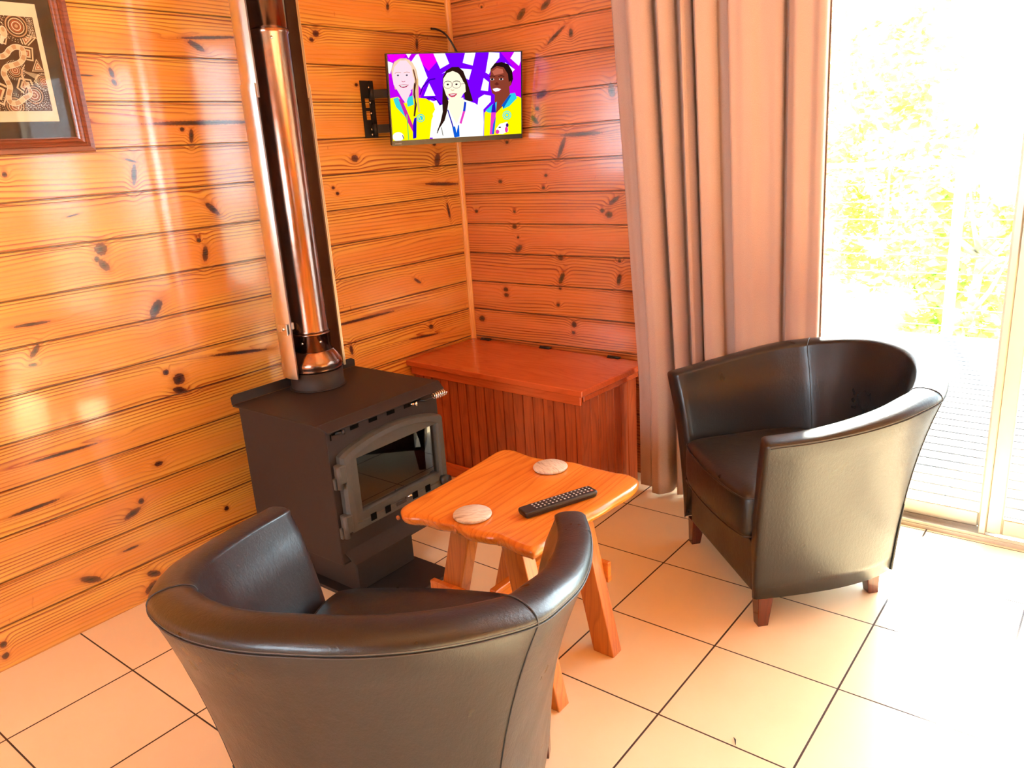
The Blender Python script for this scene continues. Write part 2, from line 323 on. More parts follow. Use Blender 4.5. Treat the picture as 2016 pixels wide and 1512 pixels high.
h = m.math('ADD', m.math('MULTIPLY', g, -2.), m.math('MULTIPLY', m.noise(m.pos(), 60, 3, .6), .35)); h = m.math('ADD', h, m.math('MULTIPLY', m.noise(m.pos(), 9, 2), .9))
m.bump(h, .5, .0016); M_tile = m.mat
# glass
def glass(name, tint, gl):
    m = NT(name); a = m.node('ShaderNodeBsdfTransparent'); a.inputs[0].default_value = (*tint, 1); b = m.node('ShaderNodeBsdfGlossy'); b.inputs['Roughness'].default_value = .02
    fr = m.node('ShaderNodeFresnel'); fr.inputs[0].default_value = 1.5; mx = m.node('ShaderNodeMixShader'); m.l.new(m.math('MULTIPLY', fr.outputs[0], gl), mx.inputs[0])
    m.l.new(a.outputs[0], mx.inputs[1]); m.l.new(b.outputs[0], mx.inputs[2]); m.l.new(mx.outputs[0], m.out.inputs[0]); return m.mat
M_glass = glass('window_glass', (.96, .98, .97), .9)
M_sglass = glass('stove_glass', (.88, .82, .74), 2.2)
M_liner = plain('brown_shield_lining', (.26, .15, .11), .5, .35, .3, 12, .1)  # mottled brown, duller than the outer sheets

# ------------------------------------------------------------------ the room
FRONT_Y = -5.3; RIGHT_X = 5.0; CEIL = 2.55
def board_profile(z1):
    """(depth, z) profile: flat boards with a v-groove and small bead at each joint"""
    pr = [(0, 0)]
    z = Z0
    while z < z1 - .02:
        pr += [(0, z - .0103), (-.0014, z - .0095), (-.0014, z - .0090), (0, z - .0083), (0, z - .0052), (.0012, z - .0045), (.0012, z - .0022), (-.0045, z - .0008), (-.0045, z + .0016), (0, z + .0042)]
        z += PB
    pr += [(0, z1)]
    return pr
def board_mesh(name, kind, a0, a1, z1, mat, z0=0.0):
    """kind 'x': wall plane x=0 spanning y a0..a1; 'y': plane y=0 spanning x a0..a1"""
    mb = MB(); pr = [p for p in board_profile(z1) if p[1] >= z0] 
    if z0 > 0: pr = [(0, z0)] + pr
    if kind == 'x':
        A = [(d, a0, z) for d, z in pr]; B = [(d, a1, z) for d, z in pr]; back = [(-.12, a0, z0), (-.12, a0, z1)], [(-.12, a1, z0), (-.12, a1, z1)]
    else:
        A = [(a0, -d, z) for d, z in pr]; B = [(a1, -d, z) for d, z in pr]; back = [(a0, .12, z0), (a0, .12, z1)], [(a1, .12, z0), (a1, .12, z1)]
    r0 = [back[0][0]] + A + [back[0][1]]; r1 = [back[1][0]] + B + [back[1][1]]
    mb.rings([r0, r1], True, True, 0, False)
    return struct(mb.build(name, mat))
def slab(name, x0, x1, y0, y1, z0, z1, mat):
    b = MB(); b.box(x0, x1, y0, y1, z0, z1); return struct(b.build(name, mat))
board_mesh('wall_left', 'x', FRONT_Y, 0.0, CEIL, M_pine_left)
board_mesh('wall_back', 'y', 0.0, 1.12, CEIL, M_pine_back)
slab('floor', -.12, RIGHT_X + .12, FRONT_Y - .12, .17, -.12, 0, M_tile)
slab('ceiling', -.12, RIGHT_X + .12, FRONT_Y - .12, .12, CEIL, CEIL + .1, M_pine_plain)
# rest of the wall holding the glazed doors (header and the piece right of the door)
b = MB(); b.box(1.12, 4.72, 0, .12, 2.12, CEIL); b.box(3.40, 3.75, 0, .12, 0, 2.12); b.box(4.72, RIGHT_X, 0, .12, 0, CEIL); b.box(3.75, 4.72, 0, .12, 0, .25)
struct(b.build('wall_back_far', M_pine_plain))
slab('wall_right', RIGHT_X, RIGHT_X + .12, FRONT_Y, 0, 0, CEIL, M_pine_plain)
b = MB(); b.box(0, RIGHT_X, FRONT_Y - .12, FRONT_Y, 0, 1.0); b.box(0, RIGHT_X, FRONT_Y - .12, FRONT_Y, 2.0, CEIL); b.box(0, 1.2, FRONT_Y - .12, FRONT_Y, 1.0, 2.0); b.box(2.6, RIGHT_X, FRONT_Y - .12, FRONT_Y, 1.0, 2.0)
struct(b.build('wall_front', M_pine_plain))
# corner trim: quarter-round strip of paler wood
b = MB(); R_ = .019
prof = [(0, 0), (R_, 0), (R_, -.006)] + [(R_ * math.cos(t) * .9 + .001, -R_ * math.sin(t) * .9 - .001) for t in (.5, .8, 1.1)] + [(.006, -R_), (0, -R_)]
b.rings([[(x, y, .02) for x, y in prof], [(x, y, CEIL) for x, y in prof]], True, True, 0, False)
struct(b.build('trim_1', timber('pale_corner_trim', 2, (.84, .42, .10), (.74, .30, .055), (.45, .12, .02), 90)))

# ------------------------------------------------------------------ glazed sliding door
def frame_rect(mb, x0, x1, z0, z1, y0, y1, w, wb=None, b=.004):
    wb = wb or w
    mb.box(x0, x0 + w, y0, y1, z0, z1, b=b); mb.box(x1 - w, x1, y0, y1, z0, z1, b=b)
    mb.box(x0 + w, x1 - w, y0, y1, z1 - w, z1, b=b); mb.box(x0 + w, x1 - w, y0, y1, z0, z0 + wb, b=b)
SH = Matrix.Translation((0, .042, 0))
b = MB(); b.box(1.10, 3.40, .015, .125, 0, .014); b.box(1.10, 3.40, .018, .024, .0, .024); b.box(1.10, 3.40, .068, .074, .0, .026); b.box(1.10, 3.40, .118, .125, .0, .03)
b.box(1.12, 1.15, .015, .125, 0, 2.12); b.box(3.37, 3.40, .015, .125, 0, 2.12); b.box(1.12, 3.40, .015, .125, 2.08, 2.12)
door = struct(b.build('door_1', M_alu, T=SH))
b = MB(); frame_rect(b, 1.15, 2.185, .026, 2.08, .066, .090, .045, .055); b.build('fixed_panel_frame', M_alu, door, T=SH)
b = MB(); b.box(1.195, 2.14, .076, .080, .08, 2.035); b.build('glass_pane', M_glass, door, T=SH)
b = MB(); frame_rect(b, 2.168, 3.37, .026, 2.08, .034, .058, .047, .06); b.box(2.148, 2.17, .026, .058, .0, 2.08, b=.003); b.build('sliding_panel_frame', M_alu, door, T=SH)
b = MB(); b.box(2.215, 3.323, .044, .048, .086, 2.033); b.build('glass_pane', M_glass, door, T=SH)
b = MB(); b.box(2.19, 2.206, .012, .030, .95, 1.15, b=.004); b.build('door_handle', M_black, door, T=SH)
# second window farther right, outside the frame, whose light reaches the varnished boards
b = MB(); frame_rect(b, 3.75, 4.72, .25, 2.12, .03, .09, .05); w2 = struct(b.build('window_1', M_alu))
b = MB(); b.box(3.80, 4.67, .058, .062, .3, 2.07); b.build('glass_pane', M_glass, w2)

# ------------------------------------------------------------------ outside
M_deck = None
m = NT('weathered_deck_boards'); P = m.sep(m.pos()); bw = .092
i = m.math('FLOOR', m.math('DIVIDE', P[1], bw)); f = m.math('FRACT', m.math('DIVIDE', P[1], bw))
wn = m.node('ShaderNodeTexWhiteNoise', noise_dimensions='1D'); m.put(wn.inputs['W'], i)
n = m.noise(m.comb(m.math('MULTIPLY', P[0], 5.), m.math('MULTIPLY', P[1], 130.), i), 1, 4, .7)
c = m.mix(m.math('ADD', m.math('MULTIPLY', n, .6), m.math('MULTIPLY', wn.outputs['Value'], .4)), (.045, .047, .052), (.095, .095, .10)); 
m.set(color=c, rough=.7); m.bump(n, .3, .002); M_deck = m.mat
b = MB(); y = .18
while y < 3.08:
    b.box(-2.5, 6.0, y, y + .076, -.055, -.03); y += .092
b.box(-2.5, 6, .175, 3.1, -.3, -.22)
struct(b.build('deck', M_deck))
M_ground = plain('dry_grass_ground', (.52, .50, .32), .9, 0, .25, 3)
slab('ground', -60, 60, .3, 70, -1.6, -1.5, M_ground)
M_wire = plain('stainless_wire', (.5, .5, .5), .35, .9, bumps=0)
M_post = plain('pale_railing_post', (.62, .60, .50), .6)
rail = thing('deck_railing', 'wire railing with pale posts along the far edge of the deck', 'railing', (1.5, 3.12, -.03))
for x in (-3.2, -1.6, -.0, 1.6):
    b = MB(); b.box(x - .03, x + .03, -.03, .03, -.1, 1.12, b=.004); b.build('post', M_post, rail)
b = MB(); b.box(-4, 4.4, -.045, .045, 1.12, 1.15, b=.006); b.build('top_rail', M_post, rail)
for k in range(9):
    b = MB(); b.tube([(-4, 0, .06 + k * .118), (4.4, 0, .06 + k * .118)], .0025, 6); b.build('wire', M_wire, rail)
M_leaf = []
for nm, c0, c1 in (('olive_leaf', (.18, .26, .03), (.42, .46, .07)), ('fresh_leaf', (.20, .34, .05), (.50, .58, .12))):
    m = NT(nm); c = m.mix(m.noise(m.obj(), 3, 3), c0, c1); m.set(color=c, rough=.55)
    tr = m.node('ShaderNodeBsdfTranslucent'); m.l.new(c, tr.inputs[0]); mx = m.node('ShaderNodeMixShader'); mx.inputs[0].default_value = .45
    m.l.new(m.b.outputs[0], mx.inputs[1]); m.l.new(tr.outputs[0], mx.inputs[2]); m.l.new(mx.outputs[0], m.out.inputs[0]); M_leaf.append(m.mat)
M_bark = plain('pale_bark', (.34, .28, .22), .85, 0, .3, 8)
def tree(label, x, y, h, rad, mat, seed, crown0=.25, n=3800):
    rnd = random.Random(seed); t = thing('garden_tree', label, 'tree', (x, y, -1.5), 0, 'trees beyond the deck')
    b = MB(); trunk = [(0, 0, 0), (.08 * rnd.uniform(-1, 1), 0, h * .3), (.2 * rnd.uniform(-1, 1), .1, h * .6), (.25 * rnd.uniform(-1, 1), .1, h * .9)]
    b.tube(trunk, [h * .022, h * .018, h * .012, h * .005], 8)
    for k in range(9):
        a = rnd.uniform(0, 2 * PI); z = h * rnd.uniform(.3, .75); b.tube([(0, 0, z), (rad * .4 * math.cos(a), rad * .4 * math.sin(a), z + h * .08), (rad * .8 * math.cos(a), rad * .8 * math.sin(a), z + h * .2)], [h * .009, h * .006, h * .002], 6)
    b.build('trunk', M_bark, t)
    b = MB(); cl = [(rnd.gauss(0, rad * .45), rnd.gauss(0, rad * .45), h * (crown0 + (1 - crown0) * rnd.random()), rad * rnd.uniform(.22, .45)) for _ in range(34)]
    for k in range(n):
        cx, cy, cz, cr = cl[rnd.randrange(34)]
        v = Vector((rnd.gauss(0, 1), rnd.gauss(0, 1), rnd.gauss(0, 1))).normalized() * cr * rnd.random() ** .4
        p = Vector((cx, cy, cz)) + v; s = rnd.uniform(.04, .085); a = Vector((rnd.gauss(0, 1), rnd.gauss(0, 1), rnd.gauss(0, .5))).normalized(); c2 = a.cross(Vector((rnd.gauss(0, 1), rnd.gauss(0, 1), 1))).normalized()
        b.add([p - a * s, p + c2 * s * .45, p + a * s, p - c2 * s * .45], [(0, 1, 2, 3)])
    o = b.build('foliage', mat, t, fix=False); return t
for args in [('broad olive-green tree just behind the railing, beside the curtain', .0, 7.6, 4.4, 1.1, 0, 1), ('yellow-green bushy tree behind the middle railing post', 1.9, 10.5, 3.6, .95, 1, 2),
             ('low dense bush behind the railing near the door stile', 1.35, 5.2, 2.9, .7, 1, 3), ('tall thin tree rising above the others on the right', 4.6, 14.5, 7.5, 1.4, 1, 4),
             ('tall pale tree far behind the curtain side', -3.2, 13.5, 7, 1.6, 0, 5), ('dark bush seen through the right-hand glass panel', 3.2, 7.2, 3.0, .7, 0, 6)]:
    tree(args[0], args[1], args[2], args[3], args[4], M_leaf[args[5]], args[6])

# ------------------------------------------------------------------ curtain
def curtain():
    NS, NZ = 420, 40; H0, H1 = .018, 2.32
    rnd = random.Random(5)
    # fold crests: position across the curtain 0..1, width, depth
    # folds across the width: start, end, depth, skew of the crest
    folds = [(.0, .088, .004, 1), (.092, .226, .062, .9), (.246, .326, .055, 1.2), (.344, .390, .045, 1), (.393, .512, .058, 1.25), (.560, .800, .052, .62), (.822, 1.0, .045, .7)]
    folds2 = [(.60, .70, .006, 1), (.12, .17, -.005, 1)]
    vs = []; NS = None
    for iz in range(NZ + 1):
        t = iz / NZ; z = H0 + (H1 - H0) * t
        xl = .972 - .085 * min(1, max(0, z - .45) / 1.4); xr = 1.628 - .03 * min(1, z / 1.9)
        C = [(0, .0)]
        for k, (a, c, d, p) in enumerate(folds):
            da = .008 * math.sin(2.1 * t + k * 1.7) * (0 < k); dc = .006 * math.sin(1.6 * t + k * 2.3) * (k < 6)
            a2, c2 = a + da, c + dc; w = c2 - a2; d = d * (1 + .10 * math.sin(k * 2 + t * 3))
            if k == 0: C += [(a2 + .02, -.004), (c2 - .01, -.006), (c2, .012)]; continue
            C += [(a2 + .012, .016), (a2 + .004, -.3 * d), (a2 + .006 + .02 * p, -.85 * d), (a2 + w * .34, -d), (a2 + w * .62, -d * (.92 if p >= .9 else .72)), (c2 - .014, -d * .7), (c2 - .004, -.25 * d), (c2 - .010, .016)]
        C.append((1.0, -.004)); pl = spline(C, 6); NS = len(pl) - 1
        for i in range(NS + 1):
            s, y = float(pl[i][0]), float(pl[i][1])
            y += .0025 * math.sin(60 * s + 4 * t) + .0015 * math.sin(131 * s - 3 * t)
            base = -.135 + .14 * min(1, max(0, (s - .18) / .6)) ** .9
            xx = xl + (xr - xl) * s; y += base
            # the chair behind which the hem hangs presses the folds back
            lim = float(np.interp(xx, [1.25, 1.374, 1.455, 1.529, 1.602, 1.66], [-.38, -.206, -.13, -.083, -.05, -.05])) + .016
            k_ = min(1, max(0, (.86 - z) / .14)); 
            if y < lim: y = y + (lim - y) * k_
            vs.append((xx, y, z + (.008 * math.sin(9 * s) if iz == 0 else 0)))
    b = MB(); n = NS + 1
    b.add(vs, [(k * n + i, k * n + i + 1, (k + 1) * n + i + 1, (k + 1) * n + i) for k in range(NZ) for i in range(NS)], 0, True)
    root = thing('curtain', 'mushroom brown pleated curtain drawn back beside the sliding door', 'curtain', (0, 0, 0))
    o = b.build('curtain_cloth', M_curtain, root, fix=False); sm = o.modifiers.new('thick', 'SOLIDIFY'); sm.thickness = .003
    b = MB(); b.tube([(.86, -.085, 2.33), (2.9, -.085, 2.33)], .012, 12); b.build('curtain_rod', M_blackm, root)
    for x in (1.0, 2.75):
        b = MB(); b.box(x - .012, x + .012, -.09, 0.0, 2.34, 2.36); b.build('rod_bracket', M_blackm, root)
curtain()

# ------------------------------------------------------------------ storage box
def storage_box():
    t = thing('storage_box', 'red-brown stained pine storage chest with panelled front in the room corner', 'chest', (.006, -.004, 0), math.radians(-2.4))
    W_, D_, H_ = .918, .418, .487
    # body with bead-board front and side
    def groove_run(a0, a1, step, depth=.006):
        pts = [(a0, 0)]; a = a0 + step
        while a < a1 - .015:
            pts += [(a - .0034, 0), (a - .0022, depth), (a + .0006, depth), (a + .0014, .002), (a + .0034, 0)]; a += step
        pts.append((a1, 0)); return pts
    b = MB(); g = groove_run(.03, W_, .051)
    r = [(x, -D_ + d, .0) for x, d in g]
    b.rings([[(x, -D_ + d, .0) for x, d in g] + [(W_, -D_ + .018, 0), (.03, -D_ + .018, 0)], [(x, -D_ + d, H_) for x, d in g] + [(W_, -D_ + .018, H_), (.03, -D_ + .018, H_)]], True, True, 0, False)
    b.build('front_panel', M_box, t)
    b = MB(); g = groove_run(-D_ + .018, -.03, .051)
    b.rings([[(W_ - d, y, .0) for y, d in g] + [(W_ - .018, -.03, 0), (W_ - .018, -D_ + .018, 0)], [(W_ - d, y, H_) for y, d in g] + [(W_ - .018, -.03, H_), (W_ - .018, -D_ + .018, H_)]], True, True, 0, False)
    b.build('side_panel', M_box_side, t)
    b = MB(); b.box(.03, W_ - .018, -.03, -.012, 0, H_); b.build('back_panel', M_box, t)
    b = MB(); b.box(.03, .048, -D_ + .018, -.03, 0, H_); b.build('side_panel', M_box_side, t)
    b = MB(); b.box(.018, W_ + .014, -D_ - .014, -D_ - .0005, .447, H_, b=.003); b.build('top_rail', M_lid, t)
    b = MB(); b.box(W_ + .0005, W_ + .012, -D_ + .012, -.03, .455, H_, b=.003); b.build('top_rail', M_lid, t)
    b = MB(); b.box(.02, W_ + .01, -D_ - .012, -D_ - .0005, 0, .062, b=.003); b.build('skirting', M_lid, t)
    b = MB(); b.box(W_ + .0005, W_ + .004, -D_ - .002, -D_ + .012, .062, .455); b.build('corner_strip', M_box, t)
    b = MB(); b.box(.0, W_ + .035, -D_ - .032, -.004, H_ + .001, H_ + .026, b=.003); b.build('lid', M_lid, t)
    for x in (.085, .44, .80):
        b = MB(); b.tube([(x - .03, -.006, H_ + .030), (x + .03, -.006, H_ + .030)], .005, 8); b.box(x - .028, x + .028, -.020, -.004, H_ + .0262, H_ + .0285); b.build('hinge', M_brass, t)
storage_box()

# ------------------------------------------------------------------ wood heater
def wood_heater():
    X0, X1 = .245, .675; Y0, Y1 = -1.432, -.968; YC = (Y0 + Y1) / 2; ZB, ZT = .185, .628
    t = thing('wood_heater', 'black steel wood heater on a pedestal with an arched glass door', 'stove', (X0, YC, 0))
    T = Matrix.Translation((-X0, -YC, 0))
    def B(mb, name, mat, par=t, **k): return mb.build(name, mat, par, T=T, **k)
    b = MB()   # firebox shell: open at the front
    b.box(X0, X1, Y0, Y0 + .006, ZB, ZT); b.box(X0, X1, Y1 - .006, Y1, ZB, ZT); b.box(X0, X0 + .006, Y0 + .006, Y1 - .006, ZB, ZT)
    b.box(X0 + .006, X1, Y0 + .006, Y1 - .006, ZB, ZB + .006); b.box(X0 + .006, X1, Y0 + .006, Y1 - .006, ZT - .006, ZT)
    bev(B(b, 'firebox_body', M_stove), .002)
    # front plate with window opening, slots across the top
    b = MB(); fx0, fx1 = X1 - .006, X1 + .001
    ya, yb = Y0 + .001, Y1 - .001; wy0, wy1, wz0, wz1 = -1.36, -1.01, .325, .52
    b.box(fx0, fx1, ya, wy0, ZB + .007, ZT - .007); b.box(fx0, fx1, wy1, yb, ZB + .007, ZT - .007); b.box(fx0, fx1, wy0, wy1, ZB + .007, wz0); b.box(fx0, fx1, wy0, wy1, wz1, ZT - .007)
    B(b, 'front_plate', M_stove)
    b = MB()
    for yy, hw, za, zb_ in [(-1.325 + k * .0745, .0165, .596, .611) for k in range(4)] + [(-1.392, .02, .601, .608), (-1.062, .02, .601, .608), (-1.416, .002, .588, .606)]:
        b = MB(); b.box(X1 + .0012, X1 + .0022, yy - hw, yy + hw, za, zb_); B(b, 'air_slot', M_soot_slots)  # black strips on the plate stand in for the dark inside the slots
    # top plate with turned-down front lip, clipped front corners, rear upstand
    b = MB(); p0, p1 = .238, .662; q0, q1 = -1.449, -.936; th = .006
    poly = [(p0, q0), (p1, q0), (p1, q1), (p0, q1)]
    b.prism(poly, .634, .640)
    b.add([(p1, q0, .640), (p1, q1, .640), (p1 + .034, q1 - .012, .620), (p1 + .034, q0 + .012, .620), (p1, q0, .634), (p1, q1, .634), (p1 + .031, q1 - .012, .615), (p1 + .031, q0 + .012, .615)],
          [(0, 1, 2, 3), (4, 7, 6, 5), (0, 3, 7, 4), (3, 2, 6, 7), (2, 1, 5, 6), (1, 0, 4, 5)])
    bev(B(b, 'top_plate', M_stove), .002)
    b = MB(); b.rings([[(p0 + .004, y, z) for y, z in ((q0, .641), (q0, .664), (q0 + .012, .672), (q1 - .012, .672), (q1, .664), (q1, .641))], [(p0 - .002, y, z) for y, z in ((q0, .641), (q0, .664), (q0 + .012, .672), (q1 - .012, .672), (q1, .664), (q1, .641))]], True, True, 0, False)
    B(b, 'rear_upstand', M_stove)
    b = MB(); b.lathe([(.088, .641), (.088, .700), (.084, .700), (.084, .650)], .318, -1.166, 48, cap1=False, cap0=False); b.lathe([(.088, .641), (.094, .641), (.094, .645), (.088, .645)], .318, -1.166, 48, cap0=False, cap1=False); B(b, 'flue_collar', M_stove)
    # arched door: outline in (y,z)
    d0, d1 = X1 + .002, X1 + .030
    yl, yr, zb, zs, zt = -1.408, -.975, .285, .535, .585
    def arch(inset, n=26, rise=.038):
        a0, a1 = yl + inset, yr - inset; pts = [(a0, zb + inset), (a1, zb + inset)]
        for k in range(n + 1):
            u = k / n; yy = a1 + (a0 - a1) * u; pts.append((yy, zs - inset * .7 + rise * (1 - (2 * u - 1) ** 2) ** .8 if 0 < u < 1 else zs - inset * .7))
        return pts
    def ringface(mb, outer, inner, x, n): pass
    oa = arch(0); ia = arch(.030); wy0, wy1, wz0, wz1 = -1.352, -1.010, .340, .515
    # inner window rectangle sampled to match arch vertex count
    ir = [(wy0, wz0), (wy1, wz0)] + [(wy1 + (wy0 - wy1) * k / 26, wz1) for k in range(27)]
    b = MB(); N = len(oa)
    rs = [[(d0, y, z) for y, z in oa], [(d0 + .016, y, z) for y, z in oa], [(d1, y * 1, z) for y, z in arch(.006)], [(d1 + .001, y, z) for y, z in arch(.027)], [(d1 - .004, y, z) for y, z in ia], [(d1 - .005, y, z) for y, z in ir], [(d0, y, z) for y, z in ir], [(d0, y, z) for y, z in oa]]
    b.rings(rs, False, False, 0, False); dr = B(b, 'door', M_stove_door)
    b = MB(); b.box(d0 + .006, d0 + .010, wy0 - .004, wy1 + .004, wz0 - .004, wz1 + .004); B(b, 'glass', M_sglass, dr)
    for yy in (-1.318, -1.258, -1.137, -1.078): b = MB(); b.box(d1 + .0012, d1 + .0024, yy - .0115, yy + .0115, .300, .323); B(b, 'air_hole', M_soot_slots, dr)  # black squares on the door, painted dark in place of open holes
    b = MB(); b.box(d1 + .001, d1 + .004, -1.222, -1.178, .304, .318, b=.001); B(b, 'air_slider', M_black, dr)
    b = MB(); b.tube([(d1 + .001, -1.18, .318), (d1 + .012, -1.174, .324), (d1 + .02, -1.168, .328)], .003, 8); B(b, 'slider_knob', M_chrome, dr)
    b = MB(); b.tube([(d1 - .008, -.999, .312), (d1 + .018, -.999, .312)], [.018, .02], 20); B(b, 'door_knob', M_black, dr)
    for zz in (.475, .315):   # hinges
        b = MB(); b.box(X1 + .0025, X1 + .034, -1.424, -1.399, zz - .018, zz + .038, b=.003); b.tube([(X1 + .024, -1.421, zz - .034), (X1 + .024, -1.421, zz + .036)], .009, 12); b.box(X1 + .0025, X1 + .014, -1.432, -1.412, zz - .038, zz - .002, b=.002); B(b, 'hinge', M_stove_door)
    # ash lip below the door
    b = MB(); b.add([(X1 + .0015, Y0 + .012, .226), (X1 + .0015, Y1 - .012, .226), (X1 + .045, Y1 - .012, .196), (X1 + .045, Y0 + .012, .196), (X1 + .0015, Y0 + .012, .220), (X1 + .0015, Y1 - .012, .220), (X1 + .045, Y1 - .012, .191), (X1 + .045, Y0 + .012, .191)],
          [(0, 1, 2, 3), (4, 7, 6, 5), (0, 3, 7, 4), (3, 2, 6, 7), (2, 1, 5, 6), (1, 0, 4, 5)])
    B(b, 'ash_lip', M_stove)
    b = MB(); b.box(.30, .60, YC - .127, YC + .127, .014, ZB - .001, b=.004); B(b, 'pedestal', M_stove)
    b = MB(); b.box(.22, .765, -1.36, -1.055, .0, .013, b=.002); B(b, 'base_plate', M_stove)
    # damper rod with coiled handle at top right, rod end at top left
    b = MB(); b.tube([(X1 + .003, -1.06, .606), (X1 + .028, -1.045, .606), (X1 + .035, -1.02, .612)], .0035, 8); rod = B(b, 'damper_rod', M_blackm)
    b = MB(); pts = [(X1 + .037 + .0025 * 0 + .010 * math.cos(a) * (1 - .25 * abs(a / 38 - .5)), -1.020 + .058 * a / 38, .614 + .010 * math.sin(a) * (1 - .25 * abs(a / 38 - .5))) for a in np.linspace(0, 38, 150)]; b.tube(pts, .0019, 6); B(b, 'spring_handle', M_chrome, rod)
    b = MB(); b.tube([(X1 + .003, -1.40, .607), (X1 + .02, -1.385, .607)], .005, 10); b.tube([(X1 + .018, -1.385, .607), (X1 + .024, -1.380, .608)], .0075, 10); B(b, 'control_knob', M_blackm)
    b = MB(); b.tube([(X1 + .003, -1.098, .606), (X1 + .022, -1.085, .606)], .0045, 10); b.tube([(X1 + .02, -1.086, .606), (X1 + .027, -1.082, .606)], .0075, 10); B(b, 'control_knob', M_chrome)
    # inside: firebricks, ash bed, half-burnt wood and paper
    M_brick = plain('firebrick', (.72, .56, .40), .9, 0, .3, 20); M_ash = plain('pale_ash', (.75, .58, .40), .95, 0, .4, 40, .8)
    b = MB(); b.box(X0 + .03, X0 + .05, Y0 + .03, Y1 - .03, ZB + .012, .50); b.box(X0 + .05, X1 - .03, Y0 + .012, Y0 + .03, ZB + .012, .50); b.box(X0 + .05, X1 - .03, Y1 - .03, Y1 - .012, ZB + .012, .50)
    B(b, 'firebricks', M_brick)
    b = MB(); b.add([(X0 + .05, Y0 + .03, .52), (X0 + .05, Y1 - .03, .52), (X1 - .10, Y1 - .03, .575), (X1 - .10, Y0 + .03, .575)], [(0, 1, 2, 3)]); o = B(b, 'baffle_plate', M_soot_slots); sm = o.modifiers.new('t', 'SOLIDIFY'); sm.thickness = .006
    b = MB(); n = 26; rnd = random.Random(3)
    vs = [(X0 + .05 + (X1 - .06 - X0) * i / n, Y0 + .03 + (Y1 - Y0 - .06) * j / n, ZB + .10 + .02 * noise.noise((i * .3, j * .3, 1)) + .006 * rnd.random()) for j in range(n + 1) for i in range(n + 1)]
    b.add(vs, [(j * (n + 1) + i, j * (n + 1) + i + 1, (j + 1) * (n + 1) + i + 1, (j + 1) * (n + 1) + i) for j in range(n) for i in range(n)], 0, True)
    b.box(X0 + .05, X1 - .01, Y0 + .03, Y1 - .03, ZB + .012, ZB + .07); o = B(b, 'ash_bed', M_ash, fix=False); tag_stuff = o
    for (x, y, z, l, r, a) in ((.50, -1.16, .325, .24, .034, .5), (.54, -1.25, .33, .2, .03, -.35), (.44, -1.2, .375, .26, .032, .1)):
        b = MB(); c, s = math.cos(a + PI / 2), math.sin(a + PI / 2); pts = [(x + c * l * (k / 8 - .5), y + s * l * (k / 8 - .5), z + .02 * (k / 8)) for k in range(9)]
        b.tube(pts, [r * (1 + .1 * math.sin(k * 1.9)) for k in range(9)], 10); B(b, 'split_log', M_ash)
wood_heater()

